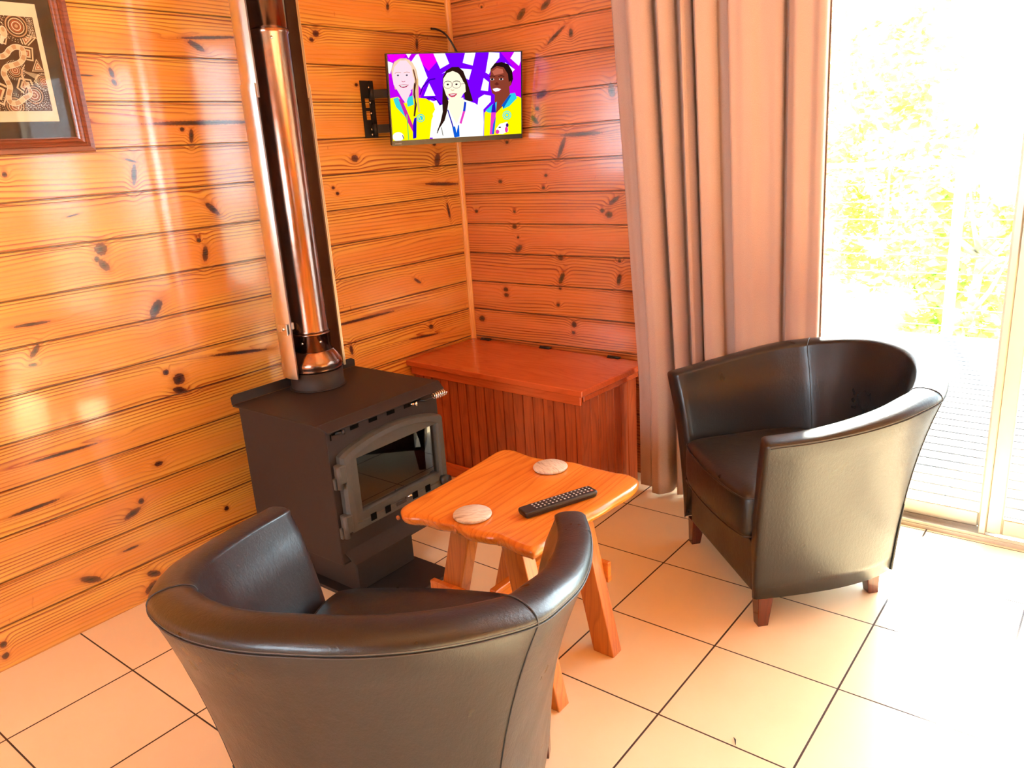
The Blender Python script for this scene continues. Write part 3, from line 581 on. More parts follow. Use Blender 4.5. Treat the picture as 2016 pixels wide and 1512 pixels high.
# ------------------------------------------------------------------ flue and its heat shield
FX, FY = .318, -1.166
def flue():
    t = thing('flue_pipe', 'tall heat-coloured steel flue pipe rising from the wood heater', 'flue pipe', (FX, FY, .70))
    T = Matrix.Translation((-FX, -FY, -.70)); r = .0565
    b = MB(); b.lathe([(.086, .7005), (.0875, .707), (.086, .712), (.0885, .717), (.088, .727), (.0865, .732), (.0845, .735), (.075, .752), (.0665, .765), (.063, .768)], FX, FY, 56); b.build('reducer_cone', M_flue, t, T=T)
    b = MB(); b.lathe([(.0605, .768), (.0605, .822), (.0635, .8225), (.0635, .826), (.0605, .829)], FX, FY, 56); b.build('pipe_section', M_flue, t, T=T)
    b = MB(); b.lathe([(r + .002, .829), (r + .002, .836), (r, .838), (r, 1.738), (r + .003, 1.742), (r + .003, 1.750), (r, 1.754)], FX, FY, 56); b.build('pipe_section', M_flue, t, T=T)
    b = MB(); b.lathe([(r + .001, 1.755), (r + .001, CEIL - .002)], FX, FY, 56); b.build('pipe_section', M_flue, t, T=T)
    for a, z in ((-.55, 1.725), (2.4, 1.725), (-1.2, .80), (-.2, .80)):
        b = MB(); c, s = math.cos(a), math.sin(a); q = r if z > 1 else .0605; b.tube([(FX + c * q, FY + s * q, z), (FX + c * (q + .003), FY + s * (q + .003), z)], .0042, 10); b.build('rivet', M_chrome, t, T=T)
    s = thing('flue_heat_shield', 'polished curved heat shield standing behind the flue pipe', 'heat shield', (FX, FY, .68))
    T2 = Matrix.Translation((-FX, -FY, -.68))
    def arc(R, z0, z1, a0, a1, name, flange=.008, mat=None):
        b = MB(); n = 40; prof = []
        A = [math.radians(a0 + (a1 - a0) * k / n) for k in range(n + 1)]
        out = [(FX + R * math.cos(a), FY + R * math.sin(a)) for a in A]; inn = [(FX + (R - .0012) * math.cos(a), FY + (R - .0012) * math.sin(a)) for a in A]
        # folded edges
        poly = [(FX + (R - flange) * math.cos(A[0]), FY + (R - flange) * math.sin(A[0]))] + out + [(FX + (R - flange) * math.cos(A[-1]), FY + (R - flange) * math.sin(A[-1]))] + list(reversed(inn))
        b.rings([[(x, y, z0) for x, y in poly], [(x, y, z1) for x, y in poly]], True, True, 0, False)
        o = b.build(name, mat or M_shield, s, T=T2)
        for p in o.data.polygons:
            if abs(p.normal.z) < .5: p.use_smooth = True
        m = o.modifiers.new('e', 'EDGE_SPLIT'); m.split_angle = math.radians(30); return o
    arc(.108, .69, 1.600, 74, 288, 'lower_sheet'); arc(.1025, 1.560, CEIL - .01, 72, 290, 'upper_sheet')
    arc(.1000, .70, 2.50, 76, 284, 'inner_liner', .003, M_liner)
    b = MB(); b.box(FX - .02, FX - .0, FY - .112, FY - .062, .848, .872, b=.002); b.box(FX - .0, FX + .028, FY - .1135, FY - .109, .84, .876, b=.001); b.build('spacer_bracket', M_shield, s, T=T2)
    b = MB(); b.tube([(FX + .012, FY - .1135, .86), (FX + .012, FY - .117, .86)], .006, 12); b.build('bracket_screw', M_chrome, s, T=T2)
    b = MB(); b.box(FX - .045, FX - .01, FY - .104, FY - .06, .715, .74, b=.003); b.build('spacer_bracket', M_shield, s, T=T2)
flue()

# ------------------------------------------------------------------ television
TVC = Vector((.263, -.276, 1.571)); YAW = 1.06; TILT = .146
ax = Vector((math.cos(YAW), math.sin(YAW), 0)); nn = Vector((math.sin(YAW), -math.cos(YAW), 0))
upv = Vector((0, 0, 1)) * math.cos(TILT) + nn * math.sin(TILT); fn = ax.cross(upv).normalized()
if fn.dot(nn) < 0: fn = -fn
TVM = Matrix.Identity(4)
for i in range(3): TVM[i][0] = ax[i]; TVM[i][1] = -fn[i]; TVM[i][2] = upv[i]; TVM[i][3] = TVC[i]
def television():
    t = bpy.data.objects.new('television', None); COL.objects.link(t); t.matrix_world = TVM; t.empty_display_size = .1
    tag(t, 'small flat television showing three smiling medal winners, mounted across the room corner', 'television')
    w, h = .2775, .1675
    b = MB(); b.box(-w, w, .004, .028, -h, h, b=.003); b.box(-w + .05, w - .05, .028, .05, -h + .03, h - .06, b=.006); b.build('housing', M_black, t)
    # screen corners in this frame from its own homography (edges of the lit area)
    b = MB(); sx0, sx1, sz0, sz1 = -w + .004, w - .0045, -h + .019, h - .0035
    b.box(-w, sx0, -.0005, .004, -h, h); b.box(sx1, w, -.0005, .004, -h, h); b.box(sx0, sx1, -.0005, .004, -h, sz0); b.box(sx0, sx1, -.0005, .004, sz1, h); b.build('bezel', plain('gloss_black_bezel', (.012, .012, .013), .22, bumps=0), t)
    b = MB(); b.box(-w + .012, -w + .038, -.0012, -.0006, -h + .006, -h + .0105); b.build('maker_badge', plain('badge_grey', (.3, .3, .3), .5, bumps=0), t)
    src = np.array([(388, 140), (1785, 145), (1788, 985), (445, 1028)], float); dst = [(0, 1), (1, 1), (1, 0), (0, 0)]
    A = []; 
    for (x, y), (u, v) in zip(src, dst): A += [[x, y, 1, 0, 0, 0, -u * x, -u * y, -u], [0, 0, 0, x, y, 1, -v * x, -v * y, -v]]
    Hm = np.linalg.svd(np.array(A))[2][-1].reshape(3, 3)
    def uv(x, y):
        q = Hm @ np.array([x, y, 1.]); q /= q[2]; return min(1, max(0, q[0])), min(1, max(0, q[1]))
    cols = {}; mats = []; S = MB(); lay = [0]
    def ci(c):
        if c not in cols:
            cols[c] = len(mats); k = tuple((v / 255) ** 2.2 for v in c); mats.append(emis('screen_colour', k, .42))
        return cols[c]
    def P(c, pts):
        lay[0] += 1; y = .0034 - lay[0] * .00004
        q = [uv(*p) for p in pts]; S.add([(sx0 + (sx1 - sx0) * u, y, sz0 + (sz1 - sz0) * v) for u, v in q], [tuple(range(len(q)))], ci(c))
    def E(c, cx, cy, rx, ry, a0=0, a1=360, rot=0, n=22):
        r_ = math.radians(rot); pts = []
        for k in range(n):
            a = math.radians(a0 + (a1 - a0) * k / (n if a1 - a0 == 360 else n - 1)); x, y = rx * math.cos(a), ry * math.sin(a)
            pts.append((cx + x * math.cos(r_) - y * math.sin(r_), cy + x * math.sin(r_) + y * math.cos(r_)))
        P(c, pts)
    def Ls(c, pts, w):
        for (x0, y0), (x1, y1) in zip(pts[:-1], pts[1:]):
            l = math.hypot(x1 - x0, y1 - y0) + 1e-6; nx, ny = -(y1 - y0) / l * w / 2, (x1 - x0) / l * w / 2
            P(c, [(x0 + nx, y0 + ny), (x1 + nx, y1 + ny), (x1 - nx, y1 - ny), (x0 - nx, y0 - ny)])
    V = (118, 0, 250); MG = (238, 0, 240); MP = (190, 0, 235); WH = (255, 255, 250); NV = (60, 0, 170)
    P(V, [(380, 135), (1790, 140), (1795, 990), (440, 1035)])
    P(MP, [(388, 140), (730, 140), (800, 380), (700, 720), (430, 700)]); P(MG, [(700, 140), (880, 140), (915, 220), (820, 320), (740, 230)]); P(MP, [(1570, 140), (1785, 145), (1788, 620), (1640, 560), (1700, 300)])
    P(MG, [(388, 140), (590, 140), (560, 180), (430, 220)])
    P(WH, [(585, 140), (640, 140), (612, 185)]); P(WH, [(690, 150), (715, 145), (810, 390), (740, 500), (690, 420), (640, 220)]); P(WH, [(390, 210), (450, 230), (420, 340), (400, 330)])
    P(WH, [(870, 140), (990, 140), (1035, 250), (940, 300)]); P(WH, [(1200, 140), (1310, 140), (1280, 275), (1175, 245)]); P(WH, [(1450, 140), (1560, 150), (1560, 200), (1480, 300), (1450, 370), (1415, 350)])
    P(WH, [(1715, 145), (1782, 145), (1782, 240), (1765, 290), (1675, 210)]); P(WH, [(1620, 250), (1720, 325), (1680, 370), (1600, 300)]); P(WH, [(825, 445), (890, 575), (770, 575)]); P(WH, [(960, 350), (1060, 290), (1270, 315), (1240, 420), (1200, 400), (1100, 300)])
    P(WH, [(1395, 405), (1450, 450), (1440, 540), (1365, 530)]); Ls(NV, [(730, 560), (760, 480), (830, 410), (890, 400)], 14); Ls(NV, [(800, 600), (870, 590), (960, 680)], 14); P(WH, [(830, 615), (900, 640), (960, 720), (1000, 1010), (800, 1000)])
    P(WH, [(1330, 690), (1340, 610), (1400, 575), (1470, 590), (1470, 650), (1380, 740)]); P(WH, [(850, 640), (900, 620), (960, 720), (900, 760)])
    # swimmer on the left: fair hair, yellow jacket with aqua collar
    YE = (246, 240, 0); AQ = (60, 205, 220); SK = (255, 214, 226); RD = (176, 60, 90)
    P((226, 188, 150), [(440, 380), (430, 300), (460, 220), (520, 185), (590, 185), (650, 230), (690, 300), (712, 400), (715, 560), (725, 680), (715, 780), (660, 790), (650, 500), (470, 500)])
    P(YE, [(418, 590), (500, 575), (560, 640), (640, 620), (700, 590), (790, 600), (870, 650), (890, 730), (850, 820), (830, 1025), (445, 1030)])
    P(AQ, [(450, 595), (500, 580), (560, 700), (600, 790), (590, 800), (480, 680)]); P(AQ, [(590, 590), (650, 565), (665, 660), (600, 680)]); P(SK, [(500, 520), (640, 520), (600, 600), (585, 650), (540, 590)])
    P(SK, [(440, 330), (460, 250), (520, 205), (590, 205), (640, 250), (665, 330), (672, 420), (655, 490), (610, 540), (555, 555), (500, 520), (455, 450)])
    P((240, 205, 170), [(545, 190), (620, 200), (680, 280), (700, 400), (660, 380), (640, 270), (590, 210)]); P((240, 205, 170), [(545, 190), (470, 215), (436, 300), (440, 380), (462, 270), (515, 215)])
    Ls((120, 70, 50), [(660, 300), (690, 420), (672, 520), (680, 640), (668, 780)], 14); Ls((40, 20, 30), [(672, 440), (665, 560), (690, 660), (672, 780)], 10); Ls((225, 180, 120), [(700, 400), (705, 620), (720, 740)], 18)
    for ex in (500, 592): E((245, 225, 230), ex, 358, 22, 8); E((80, 70, 90), ex, 357, 11, 8); Ls((200, 150, 130), [(ex - 32, 335), (ex, 325), (ex + 32, 333)], 6)
    Ls(RD, [(538, 415), (552, 425), (575, 418)], 6); P((170, 50, 90), [(505, 455), (560, 452), (612, 455), (590, 478), (555, 486), (525, 476)]); P(WH, [(518, 458), (605, 458), (570, 472), (535, 472)])
    P((200, 40, 160), [(505, 600), (540, 600), (600, 740), (680, 930), (655, 940), (590, 820), (540, 690)]); P((40, 20, 190), [(668, 800), (692, 790), (690, 1000), (655, 1010), (655, 860)]); Ls((120, 210, 90), [(590, 760), (610, 1020)], 10)
    E(AQ, 735, 800, 42, 42); E(YE, 735, 800, 34, 34); E(AQ, 735, 800, 25, 25); Ls(YE, [(720, 780), (740, 825)], 6); E(WH, 500, 985, 58, 48); Ls((60, 30, 120), [(545, 970), (560, 1010)], 8)
    # swimmer in the middle: dark hair, glasses, white jacket
    WJ = (252, 253, 246); HB = (48, 28, 24); S2 = (255, 244, 214)
    P(HB, [(965, 480), (965, 390), (1000, 320), (1060, 285), (1130, 285), (1180, 330), (1215, 420), (1240, 500), (1282, 640), (1200, 640), (1180, 500), (1000, 420)])
    P(WJ, [(860, 760), (900, 690), (1000, 650), (1190, 620), (1300, 660), (1390, 720), (1395, 860), (1390, 1000), (1200, 1012), (860, 1020), (880, 880)])
    P(S2, [(1010, 620), (1180, 600), (1190, 680), (1110, 870), (1030, 720)])
    P(HB, [(965, 460), (1000, 560), (1025, 640), (1010, 740), (985, 830), (930, 910), (905, 940), (940, 850), (965, 740), (960, 640)]); Ls(HB, [(930, 900), (905, 960)], 9); Ls(HB, [(950, 900), (968, 985)], 6)
    P(S2, [(968, 470), (972, 400), (1010, 345), (1070, 325), (1130, 350), (1180, 430), (1200, 470), (1205, 540), (1180, 560), (1150, 610), (1100, 650), (1050, 640), (1000, 570)])
    P(HB, [(1075, 292), (1130, 300), (1180, 350), (1205, 450), (1180, 440), (1150, 370), (1090, 325), (1070, 330)])
    for ex in (1018, 1108):
        E((120, 80, 90), ex, 465, 46, 40); E(S2, ex, 465, 42, 36); E((250, 240, 230), ex, 463, 22, 8); E((50, 30, 30), ex, 462, 12, 9); Ls(HB, [(ex - 32, 435), (ex, 428), (ex + 34, 436)], 6)
    Ls((120, 80, 90), [(1064, 462), (1064, 466)], 6); Ls((120, 80, 90), [(1154, 462), (1195, 455)], 5); Ls((200, 150, 120), [(1050, 515), (1065, 525), (1085, 518)], 6)
    P((196, 60, 90), [(1022, 560), (1070, 555), (1118, 558), (1090, 588), (1060, 594), (1035, 582)]); P(WH, [(1038, 565), (1100, 563), (1075, 575), (1050, 576)])
    P((40, 20, 170), [(1010, 720), (1022, 720), (1070, 870), (1110, 1000), (1085, 1005), (1060, 880)]); P((30, 60, 200), [(1190, 640), (1212, 650), (1200, 740), (1175, 740)]); P((225, 60, 190), [(1175, 740), (1200, 740), (1160, 870), (1140, 860)]); P((20, 90, 210), [(1065, 900), (1135, 880), (1140, 1000), (1090, 1010)]); P(WJ, [(1090, 880), (1125, 880), (1108, 960)])
    # swimmer on the right: short dark hair, yellow jacket
    S3 = (134, 62, 46); BK = (36, 22, 22)
    P(YE, [(1400, 760), (1470, 700), (1560, 700), (1640, 600), (1750, 600), (1786, 620), (1788, 985), (1395, 1002)])
    P(S3, [(1510, 560), (1660, 500), (1670, 600), (1600, 690), (1520, 770), (1505, 640)]); P((50, 200, 225), [(1410, 740), (1480, 680), (1530, 650), (1520, 770), (1440, 760)]); P((50, 200, 225), [(1600, 690), (1670, 570), (1720, 565), (1740, 620), (1660, 700), (1590, 730)]); P((20, 90, 190), [(1580, 690), (1660, 585), (1680, 590), (1600, 720)])
    P(BK, [(1460, 380), (1465, 310), (1510, 255), (1580, 245), (1650, 270), (1690, 340), (1700, 420), (1680, 480), (1650, 460), (1630, 350), (1500, 300)])
    P(S3, [(1455, 400), (1470, 320), (1530, 285), (1600, 300), (1645, 370), (1655, 450), (1680, 440), (1682, 480), (1660, 500), (1630, 570), (1580, 605), (1530, 600), (1480, 560), (1458, 480)]); P((190, 100, 80), [(1480, 340), (1530, 305), (1590, 320), (1600, 360), (1500, 380)])
    for ex in (1480, 1575): E((230, 215, 210), ex, 421, 22, 10); E((20, 12, 12), ex, 420, 13, 10); Ls(BK, [(ex - 30, 392), (ex, 384), (ex + 32, 394)], 7)
    P((100, 40, 34), [(1500, 470), (1530, 450), (1555, 472), (1530, 484)]); P((150, 50, 60), [(1475, 515), (1530, 505), (1582, 520), (1560, 550), (1520, 560), (1490, 545)]); P(WH, [(1484, 518), (1530, 510), (1574, 522), (1550, 542), (1515, 548), (1494, 536)])
    P((50, 20, 190), [(1480, 690), (1510, 650), (1520, 760), (1500, 860), (1470, 760)]); P((226, 60, 200), [(1470, 760), (1520, 760), (1500, 985), (1455, 985)]); P((30, 100, 210), [(1490, 880), (1520, 800), (1500, 980), (1478, 985)])
    E((90, 220, 220), 1635, 792, 46, 46); E(YE, 1635, 792, 37, 37); E((90, 220, 220), 1635, 792, 28, 28); E(YE, 1635, 792, 14, 14)
    P(WH, [(1520, 930), (1560, 880), (1640, 860), (1650, 960), (1590, 985), (1530, 980)]); E((226, 60, 170), 1535, 960, 20, 22); E((60, 10, 110), 1638, 895, 14, 20); E((226, 60, 170), 1630, 940, 16, 30); E((30, 30, 30), 1560, 915, 14, 7)
    b2 = S.build('screen_picture', mats, t, fix=False)
    return t
television()
def tv_mount():
    t = thing('television_wall_mount', 'black steel swing-arm bracket screwed to the left wall beside the television', 'wall bracket', (0.0, -.51, 1.55))
    T = Matrix.Translation((0, .51, -1.55))
    # back plate with two holes: built as a frame
    b = MB(); y0, y1, z0, z1 = -.546, -.484, 1.442, 1.655
    def plate(rects):
        for r_ in rects: b.box(.001, .005, *r_)
    plate([(y0, y1, 1.59, z1), (y0, y0 + .016, 1.51, 1.59), (y1 - .022, y1, 1.51, 1.59), (y0 + .016, y1 - .022, 1.543, 1.556), (y0, y1, z0, 1.51)])
    b.box(.005, .010, y1 - .018, y1 + .0, z0, z1)
    b.build('wall_plate', M_blackm, t, T=T)
    for z in (1.455, 1.475, 1.535, 1.575, 1.63): b = MB(); b.tube([(.0055, -.505 if z > 1.48 else -.512, z), (.009, -.505 if z > 1.48 else -.512, z)], .0045, 8); b.build('screw', M_chrome, t, T=T)
    for z in (1.605, 1.475):
        b = MB(); e = TVM @ Vector((-.08, .052, (z - 1.571)))
        p0 = Vector((.012, -.50, z)); p1 = Vector((.13, -.40, z)); p2 = Vector((e.x, e.y, z))
        for a, c in ((p0, p1),):
            d = (c - a).normalized(); nrm = Vector((-d.y, d.x, 0)) * .006; up = Vector((0, 0, .016))
            vs = [a - nrm - up, a + nrm - up, a + nrm + up, a - nrm + up, c - nrm - up, c + nrm - up, c + nrm + up, c - nrm + up]
            b.add(vs, [(0, 1, 2, 3), (4, 7, 6, 5), (0, 4, 5, 1), (1, 5, 6, 2), (2, 6, 7, 3), (3, 7, 4, 0)])
        b.tube([(.014, -.50, z - .02), (.014, -.50, z + .02)], .010, 10)
        b.build('swing_arm', M_blackm, t, T=T)
    b = MB(); e = TVM @ Vector((-.06, .056, 0)); b.tube([(.13, -.40, 1.45), (.13, -.40, 1.63)], .011, 12); b.build('pivot_post', M_blackm, t, T=T)
    b = MB(); e = TVM @ Vector((0, .060, -.03)); a = Vector((.13, -.40, e.z)); b.tube([a, (a + e) / 2, e], .010, 8); b.build('swing_arm', M_blackm, t, T=T)
tv_mount()
b = MB(); b.tube(spline([(.006, -.12, 1.868), (.012, -.09, 1.866), (.02, -.055, 1.852), (.035, -.035, 1.82), (.06, -.03, 1.775), (.10, -.035, 1.73), (.14, -.05, 1.69)], 6), .0042, 8)
tag(b.build('aerial_cable', M_black), 'thin black cable curving from the wall corner down behind the television', 'cable')

# ------------------------------------------------------------------ framed print
def picture():
    yr, zb, zt, yl = -1.606, 1.437, 1.912, -2.06
    t = thing('framed_print', 'dark wood framed dot-painting print of a coiled snake on the left wall', 'framed picture', (0.0, (yr + yl) / 2, zb))
    T = Matrix.Translation((0, -(yr + yl) / 2, -zb))
    mf = timber('mahogany_moulding', 1, (.30, .085, .035), (.20, .045, .02), (.06, .012, .008), 60, .28, .4)
    # moulding: mitred ring swept with a profile (inset, height)
    prof = [(0, .001), (0, .014), (.003, .019), (.015, .021), (.019, .014), (.022, .013), (.027, .017), (.031, .012), (.036, .010), (.040, .006), (.043, .006), (.043, .001)]
    b = MB(); rs = []
    for ins, hh in prof: rs.append([(hh, yl + ins, zb + ins), (hh, yr - ins, zb + ins), (hh, yr - ins, zt - ins), (hh, yl + ins, zt - ins)])
    b.rings(rs + [rs[0]], False, False, 0, False); b.build('frame', mf, t, T=T)
    b = MB(); b.box(.001, .0035, yl + .042, yr - .042, zb + .042, zt - .042); b.build('black_mat', plain('charcoal_mat', (.045, .035, .028), .7), t, T=T)
    b = MB(); b.box(.0036, .0042, -1.978, -1.686, 1.523, 1.826); b.build('paper', plain('cream_paper', (.80, .78, .62), .7, bumps=0), t, T=T)
    # the print itself
    cols = [(.07, .03, .015), (.72, .62, .42), (.36, .11, .045), (.55, .35, .20), (.82, .80, .66), (.17, .07, .035)]
    mats = [plain('ink', c, .7, bumps=0, var=.05) for c in cols]
    S = MB(); k = [0]; Y0, Y1, Z0_, Z1_ = -1.962, -1.699, 1.551, 1.792
    def P(c, pts): 
        k[0] += 1; x = .00425 + k[0] * 1.2e-6; S.add([(x, min(Y1, max(Y0, y)), min(Z1_, max(Z0_, z))) for y, z in pts], [tuple(range(len(pts)))], c)
    def E(c, y, z, r, r2=None, n=18): P(c, [(y + r * math.cos(2 * PI * i / n), z + (r2 or r) * math.sin(2 * PI * i / n)) for i in range(n)])
    def Ls(c, pts, w):
        for (a, b_), (c_, d) in zip(pts[:-1], pts[1:]):
            l = math.hypot(c_ - a, d - b_) + 1e-9; nx, ny = -(d - b_) / l * w / 2, (c_ - a) / l * w / 2; P(c, [(a + nx, b_ + ny), (c_ + nx, d + ny), (c_ - nx, d - ny), (a - nx, b_ - ny)])
    P(0, [(Y0, Z0_), (Y1, Z0_), (Y1, Z1_), (Y0, Z1_)])
    rnd = random.Random(11)
    # nested angular line fields
    for (cy, cz, s, rot, sides) in ((-1.728, 1.735, .034, .2, 3), (-1.712, 1.665, .026, -.5, 3), (-1.755, 1.615, .030, .8, 5), (-1.735, 1.70, .03, 2.2, 4), (-1.79, 1.74, .028, .4, 4), (-1.83, 1.60, .045, .3, 4), (-1.84, 1.73, .04, .9, 4), (-1.90, 1.66, .05, .1, 3), (-1.92, 1.76, .04, .6, 4), (-1.91, 1.58, .04, 1.2, 5), (-1.715, 1.63, .02, .1, 4)):
        for q in range(6, 0, -1):
            rr = s * q / 6; pts = [(cy + rr * math.cos(rot + 2 * PI * i / sides), cz + rr * math.sin(rot + 2 * PI * i / sides)) for i in range(sides)]
            P((1 if q % 2 else 0) if q != 2 else 2, pts)
    for a in range(22):
        y0 = Y1 - a * .012; Ls(3 if a % 2 else 1, [(y0, Z1_ - .004), (y0 + .05, Z1_ - .055)], .0016)
    for a in range(14): Ls(1, [(-1.755 + a * .005, 1.655 - a * .001), (-1.70 + a * .002, 1.618 + a * .0015)], .0012)
    RI = [(-1.7451, 1.7674, .0165), (-1.7731, 1.6555, .010), (-1.738, 1.5922, .0135), (-1.7927, 1.5622, .013), (-1.7052, 1.6274, .009), (-1.83, 1.775, .015), (-1.90, 1.62, .016), (-1.93, 1.72, .014), (-1.86, 1.565, .012), (-1.95, 1.57, .013)]
    for y, z, r in RI:
        if z - r < Z0_: z = Z0_ + r
        for q, c in ((1.9, 0), (1.7, 3), (1.5, 0), (1.25, 1), (1.1, 5), (.95, 2), (.72, 4), (.6, 2), (.4, 5), (.28, 3)): E(c, y, z, r * q)
        for i in range(30): a = 2 * PI * i / 30; yy, zz = y + r * 2.05 * math.cos(a), z + r * 2.05 * math.sin(a); 
        for q in (2.1, 2.45):
            for i in range(34):
                a = 2 * PI * i / 34; yy, zz = y + r * q * math.cos(a), z + r * q * math.sin(a)
                if Y0 < yy < Y1 and Z0_ < zz < Z1_: E(4, yy, zz, .0011, n=6)
    for i in range(5):
        for j in range(26): yy, zz = -1.79 + j * .0038, 1.556 + i * .0042; E(4 if (i + j) % 3 else 2, yy, zz, .0011, n=6)
    for i in range(4):
        for j in range(12): E(4, -1.716 + i * .0042, 1.788 - j * .0042, .0011, n=6)
    SN = [(-1.7458, 1.6705), (-1.7579, 1.649), (-1.756, 1.6263), (-1.7481, 1.6108), (-1.748, 1.595), (-1.7655, 1.584), (-1.7865, 1.5713), (-1.8022, 1.5733), (-1.8042, 1.5889), (-1.7955, 1.6115), (-1.7985, 1.6283), (-1.8032, 1.6463), (-1.7936, 1.6619), (-1.7758, 1.668), (-1.7544, 1.6772), (-1.7426, 1.6945), (-1.7445, 1.7112), (-1.7598, 1.7146), (-1.7753, 1.7069), (-1.786, 1.6954), (-1.8011, 1.6887), (-1.83, 1.69), (-1.85, 1.71), (-1.845, 1.735), (-1.82, 1.745), (-1.80, 1.73)]
    sp = spline(SN, 8); n = len(sp)
    def wd(i): return .0125 * min(1, .12 + i / 45)
    def body(c, f):
        L = []; Rr = []
        for i, p in enumerate(sp):
            t_ = sp[min(i + 1, n - 1)] - sp[max(i - 1, 0)]; t_ = t_ / (np.linalg.norm(t_) + 1e-9); w = wd(i) * f / 2; L.append((p[0] - t_[1] * w, p[1] + t_[0] * w)); Rr.append((p[0] + t_[1] * w, p[1] - t_[0] * w))
        k[0] += 4
        for i in range(n - 1):
            k[0] -= 1; P(c if not callable(c) else c(i), [L[i], L[i + 1], Rr[i + 1], Rr[i]])
    body(5, 1.25); body(4, 1.12); body(lambda i: 3 if (i // 5) % 2 else 1, .86); 
    for pts, c in (((-1.7809, 1.754), 5),): E(c, pts[0], pts[1] - .004, .0105, .0175); E(4, pts[0], pts[1] - .004, .0092, .016); E(1, pts[0], pts[1] - .004, .0075, .014); E(3, -1.7805, 1.757, .004, .006)
    Ls(4, [(-1.80, 1.73), (-1.7945, 1.722), (-1.788, 1.732), (-1.784, 1.74)], .010)
    S.build('snake_print', mats, t, T=T, fix=False)
    b = MB(); b.box(.0085, .0098, yl + .040, yr - .040, zb + .040, zt - .040); b.build('glass', glass('picture_glass', (.98, .98, .97), .6), t, T=T)
picture()

# ------------------------------------------------------------------ rustic coffee table
def table():
    cx, cy = 1.225, -1.245; TH = .034; ZT = .48
    t = thing('coffee_table', 'rustic honey-coloured wooden coffee table with a wavy-edged top and splayed legs', 'table', (cx, cy, 0))
    T = Matrix.Translation((-cx, -cy, 0))
    out = [(1.005, -1.466), (.998, -1.404), (.996, -1.298), (.989, -1.196), (.982, -1.11), (.976, -1.038), (.987, -1.006), (1.021, -.995), (1.08, -1.006), (1.127, -1.008), (1.221, -.985), (1.286, -.988), (1.366, -.989), (1.414, -.984), (1.452, -1.000), (1.472, -1.04), (1.469, -1.135), (1.458, -1.227), (1.451, -1.28), (1.446, -1.371), (1.448, -1.436), (1.444, -1.462), (1.428, -1.474), (1.386, -1.472), (1.325, -1.463), (1.293, -1.472), (1.241, -1.476), (1.184, -1.470), (1.142, -1.482), (1.096, -1.477), (1.065, -1.494), (1.03, -1.494)]
    sp = spline(out, 5, closed=True); N = len(sp)
    nrm = []
    for i in range(N):
        d = sp[(i + 1) % N] - sp[(i - 1) % N]; d /= np.linalg.norm(d); nrm.append(np.array([d[1], -d[0]]))
    cen = np.mean(sp, axis=0)
    if np.dot(nrm[0], sp[0] - cen) < 0: nrm = [-q for q in nrm]
    def ring(off, z, wav=0):
        return [(float(p[0] + q[0] * (off + wav * math.sin(i * .31) + wav * .6 * math.sin(i * .83 + 1))), float(p[1] + q[1] * (off + wav * math.sin(i * .31) + wav * .6 * math.sin(i * .83 + 1))), z + (wav * .5 * math.sin(i * .47) if wav else 0)) for i, (p, q) in enumerate(zip(sp, nrm))]
    b = MB(); b.rings([ring(-.03, ZT - TH), ring(-.012, ZT - TH, .0015), ring(-.003, ZT - TH * .75, .002), ring(.002, ZT - TH * .45, .0025), ring(.0, ZT - TH * .2, .0015), ring(-.004, ZT - .0035), ring(-.009, ZT - .0004), ring(-.016, ZT)], True, True, 0, True)
    o = b.build('tabletop', M_table, t, T=T)
    for p in o.data.polygons:
        if len(p.vertices) > 6: p.use_smooth = False
    m = o.modifiers.new('e', 'EDGE_SPLIT'); m.split_angle = math.radians(50)
    # pale plugs along the edge
    for (x, y) in ((1.11, -1.4775), (1.20, -1.473), (1.335, -1.464), (1.018, -1.494)): b = MB(); b.tube([(x, y + .002, ZT - .018), (x, y - .0022, ZT - .018)], .006, 12); b.build('edge_plug', M_tleg, t, T=T)
    def bar(p0, p1, wv, tv, name, mat=M_tleg):
        p0, p1, wv, tv = Vector(p0), Vector(p1), Vector(wv) / 2, Vector(tv) / 2
        b = MB(); b.add([p0 - wv - tv, p0 + wv - tv, p0 + wv + tv, p0 - wv + tv, p1 - wv - tv, p1 + wv - tv, p1 + wv + tv, p1 - wv + tv], [(0, 3, 2, 1), (4, 5, 6, 7), (0, 1, 5, 4), (1, 2, 6, 5), (2, 3, 7, 6), (3, 0, 4, 7)])
        # centre vertex coordinates about the table so the grain follows each bar
        return bev(b.build(name, mat, t, T=T), .003)
    ys = {'n': -1.400, 'f': -1.137}
    for key, y in ys.items():
        bar((1.045, y, 0), (1.172, y, ZT - TH - .0005), (.066, 0, 0), (0, .044, 0), 'leg')
        bar((1.424, y, 0), (1.332, y, ZT - TH - .0005), (.066, 0, 0), (0, .044, 0), 'leg')
        yy = y - .031 if key == 'n' else y + .031
        bar((1.055, yy, .232), (1.42, yy, .232), (0, 0, .06), (0, .018, 0), 'cross_rail', M_table)
    bar((1.235, -1.39, .235), (1.235, -1.147, .235), (0, 0, .055), (.022, 0, 0), 'stretcher', M_table)
    bar((1.12, -1.268, .431), (1.37, -1.268, .431), (0, .24, 0), (0, 0, .03), 'top_batten')
table()

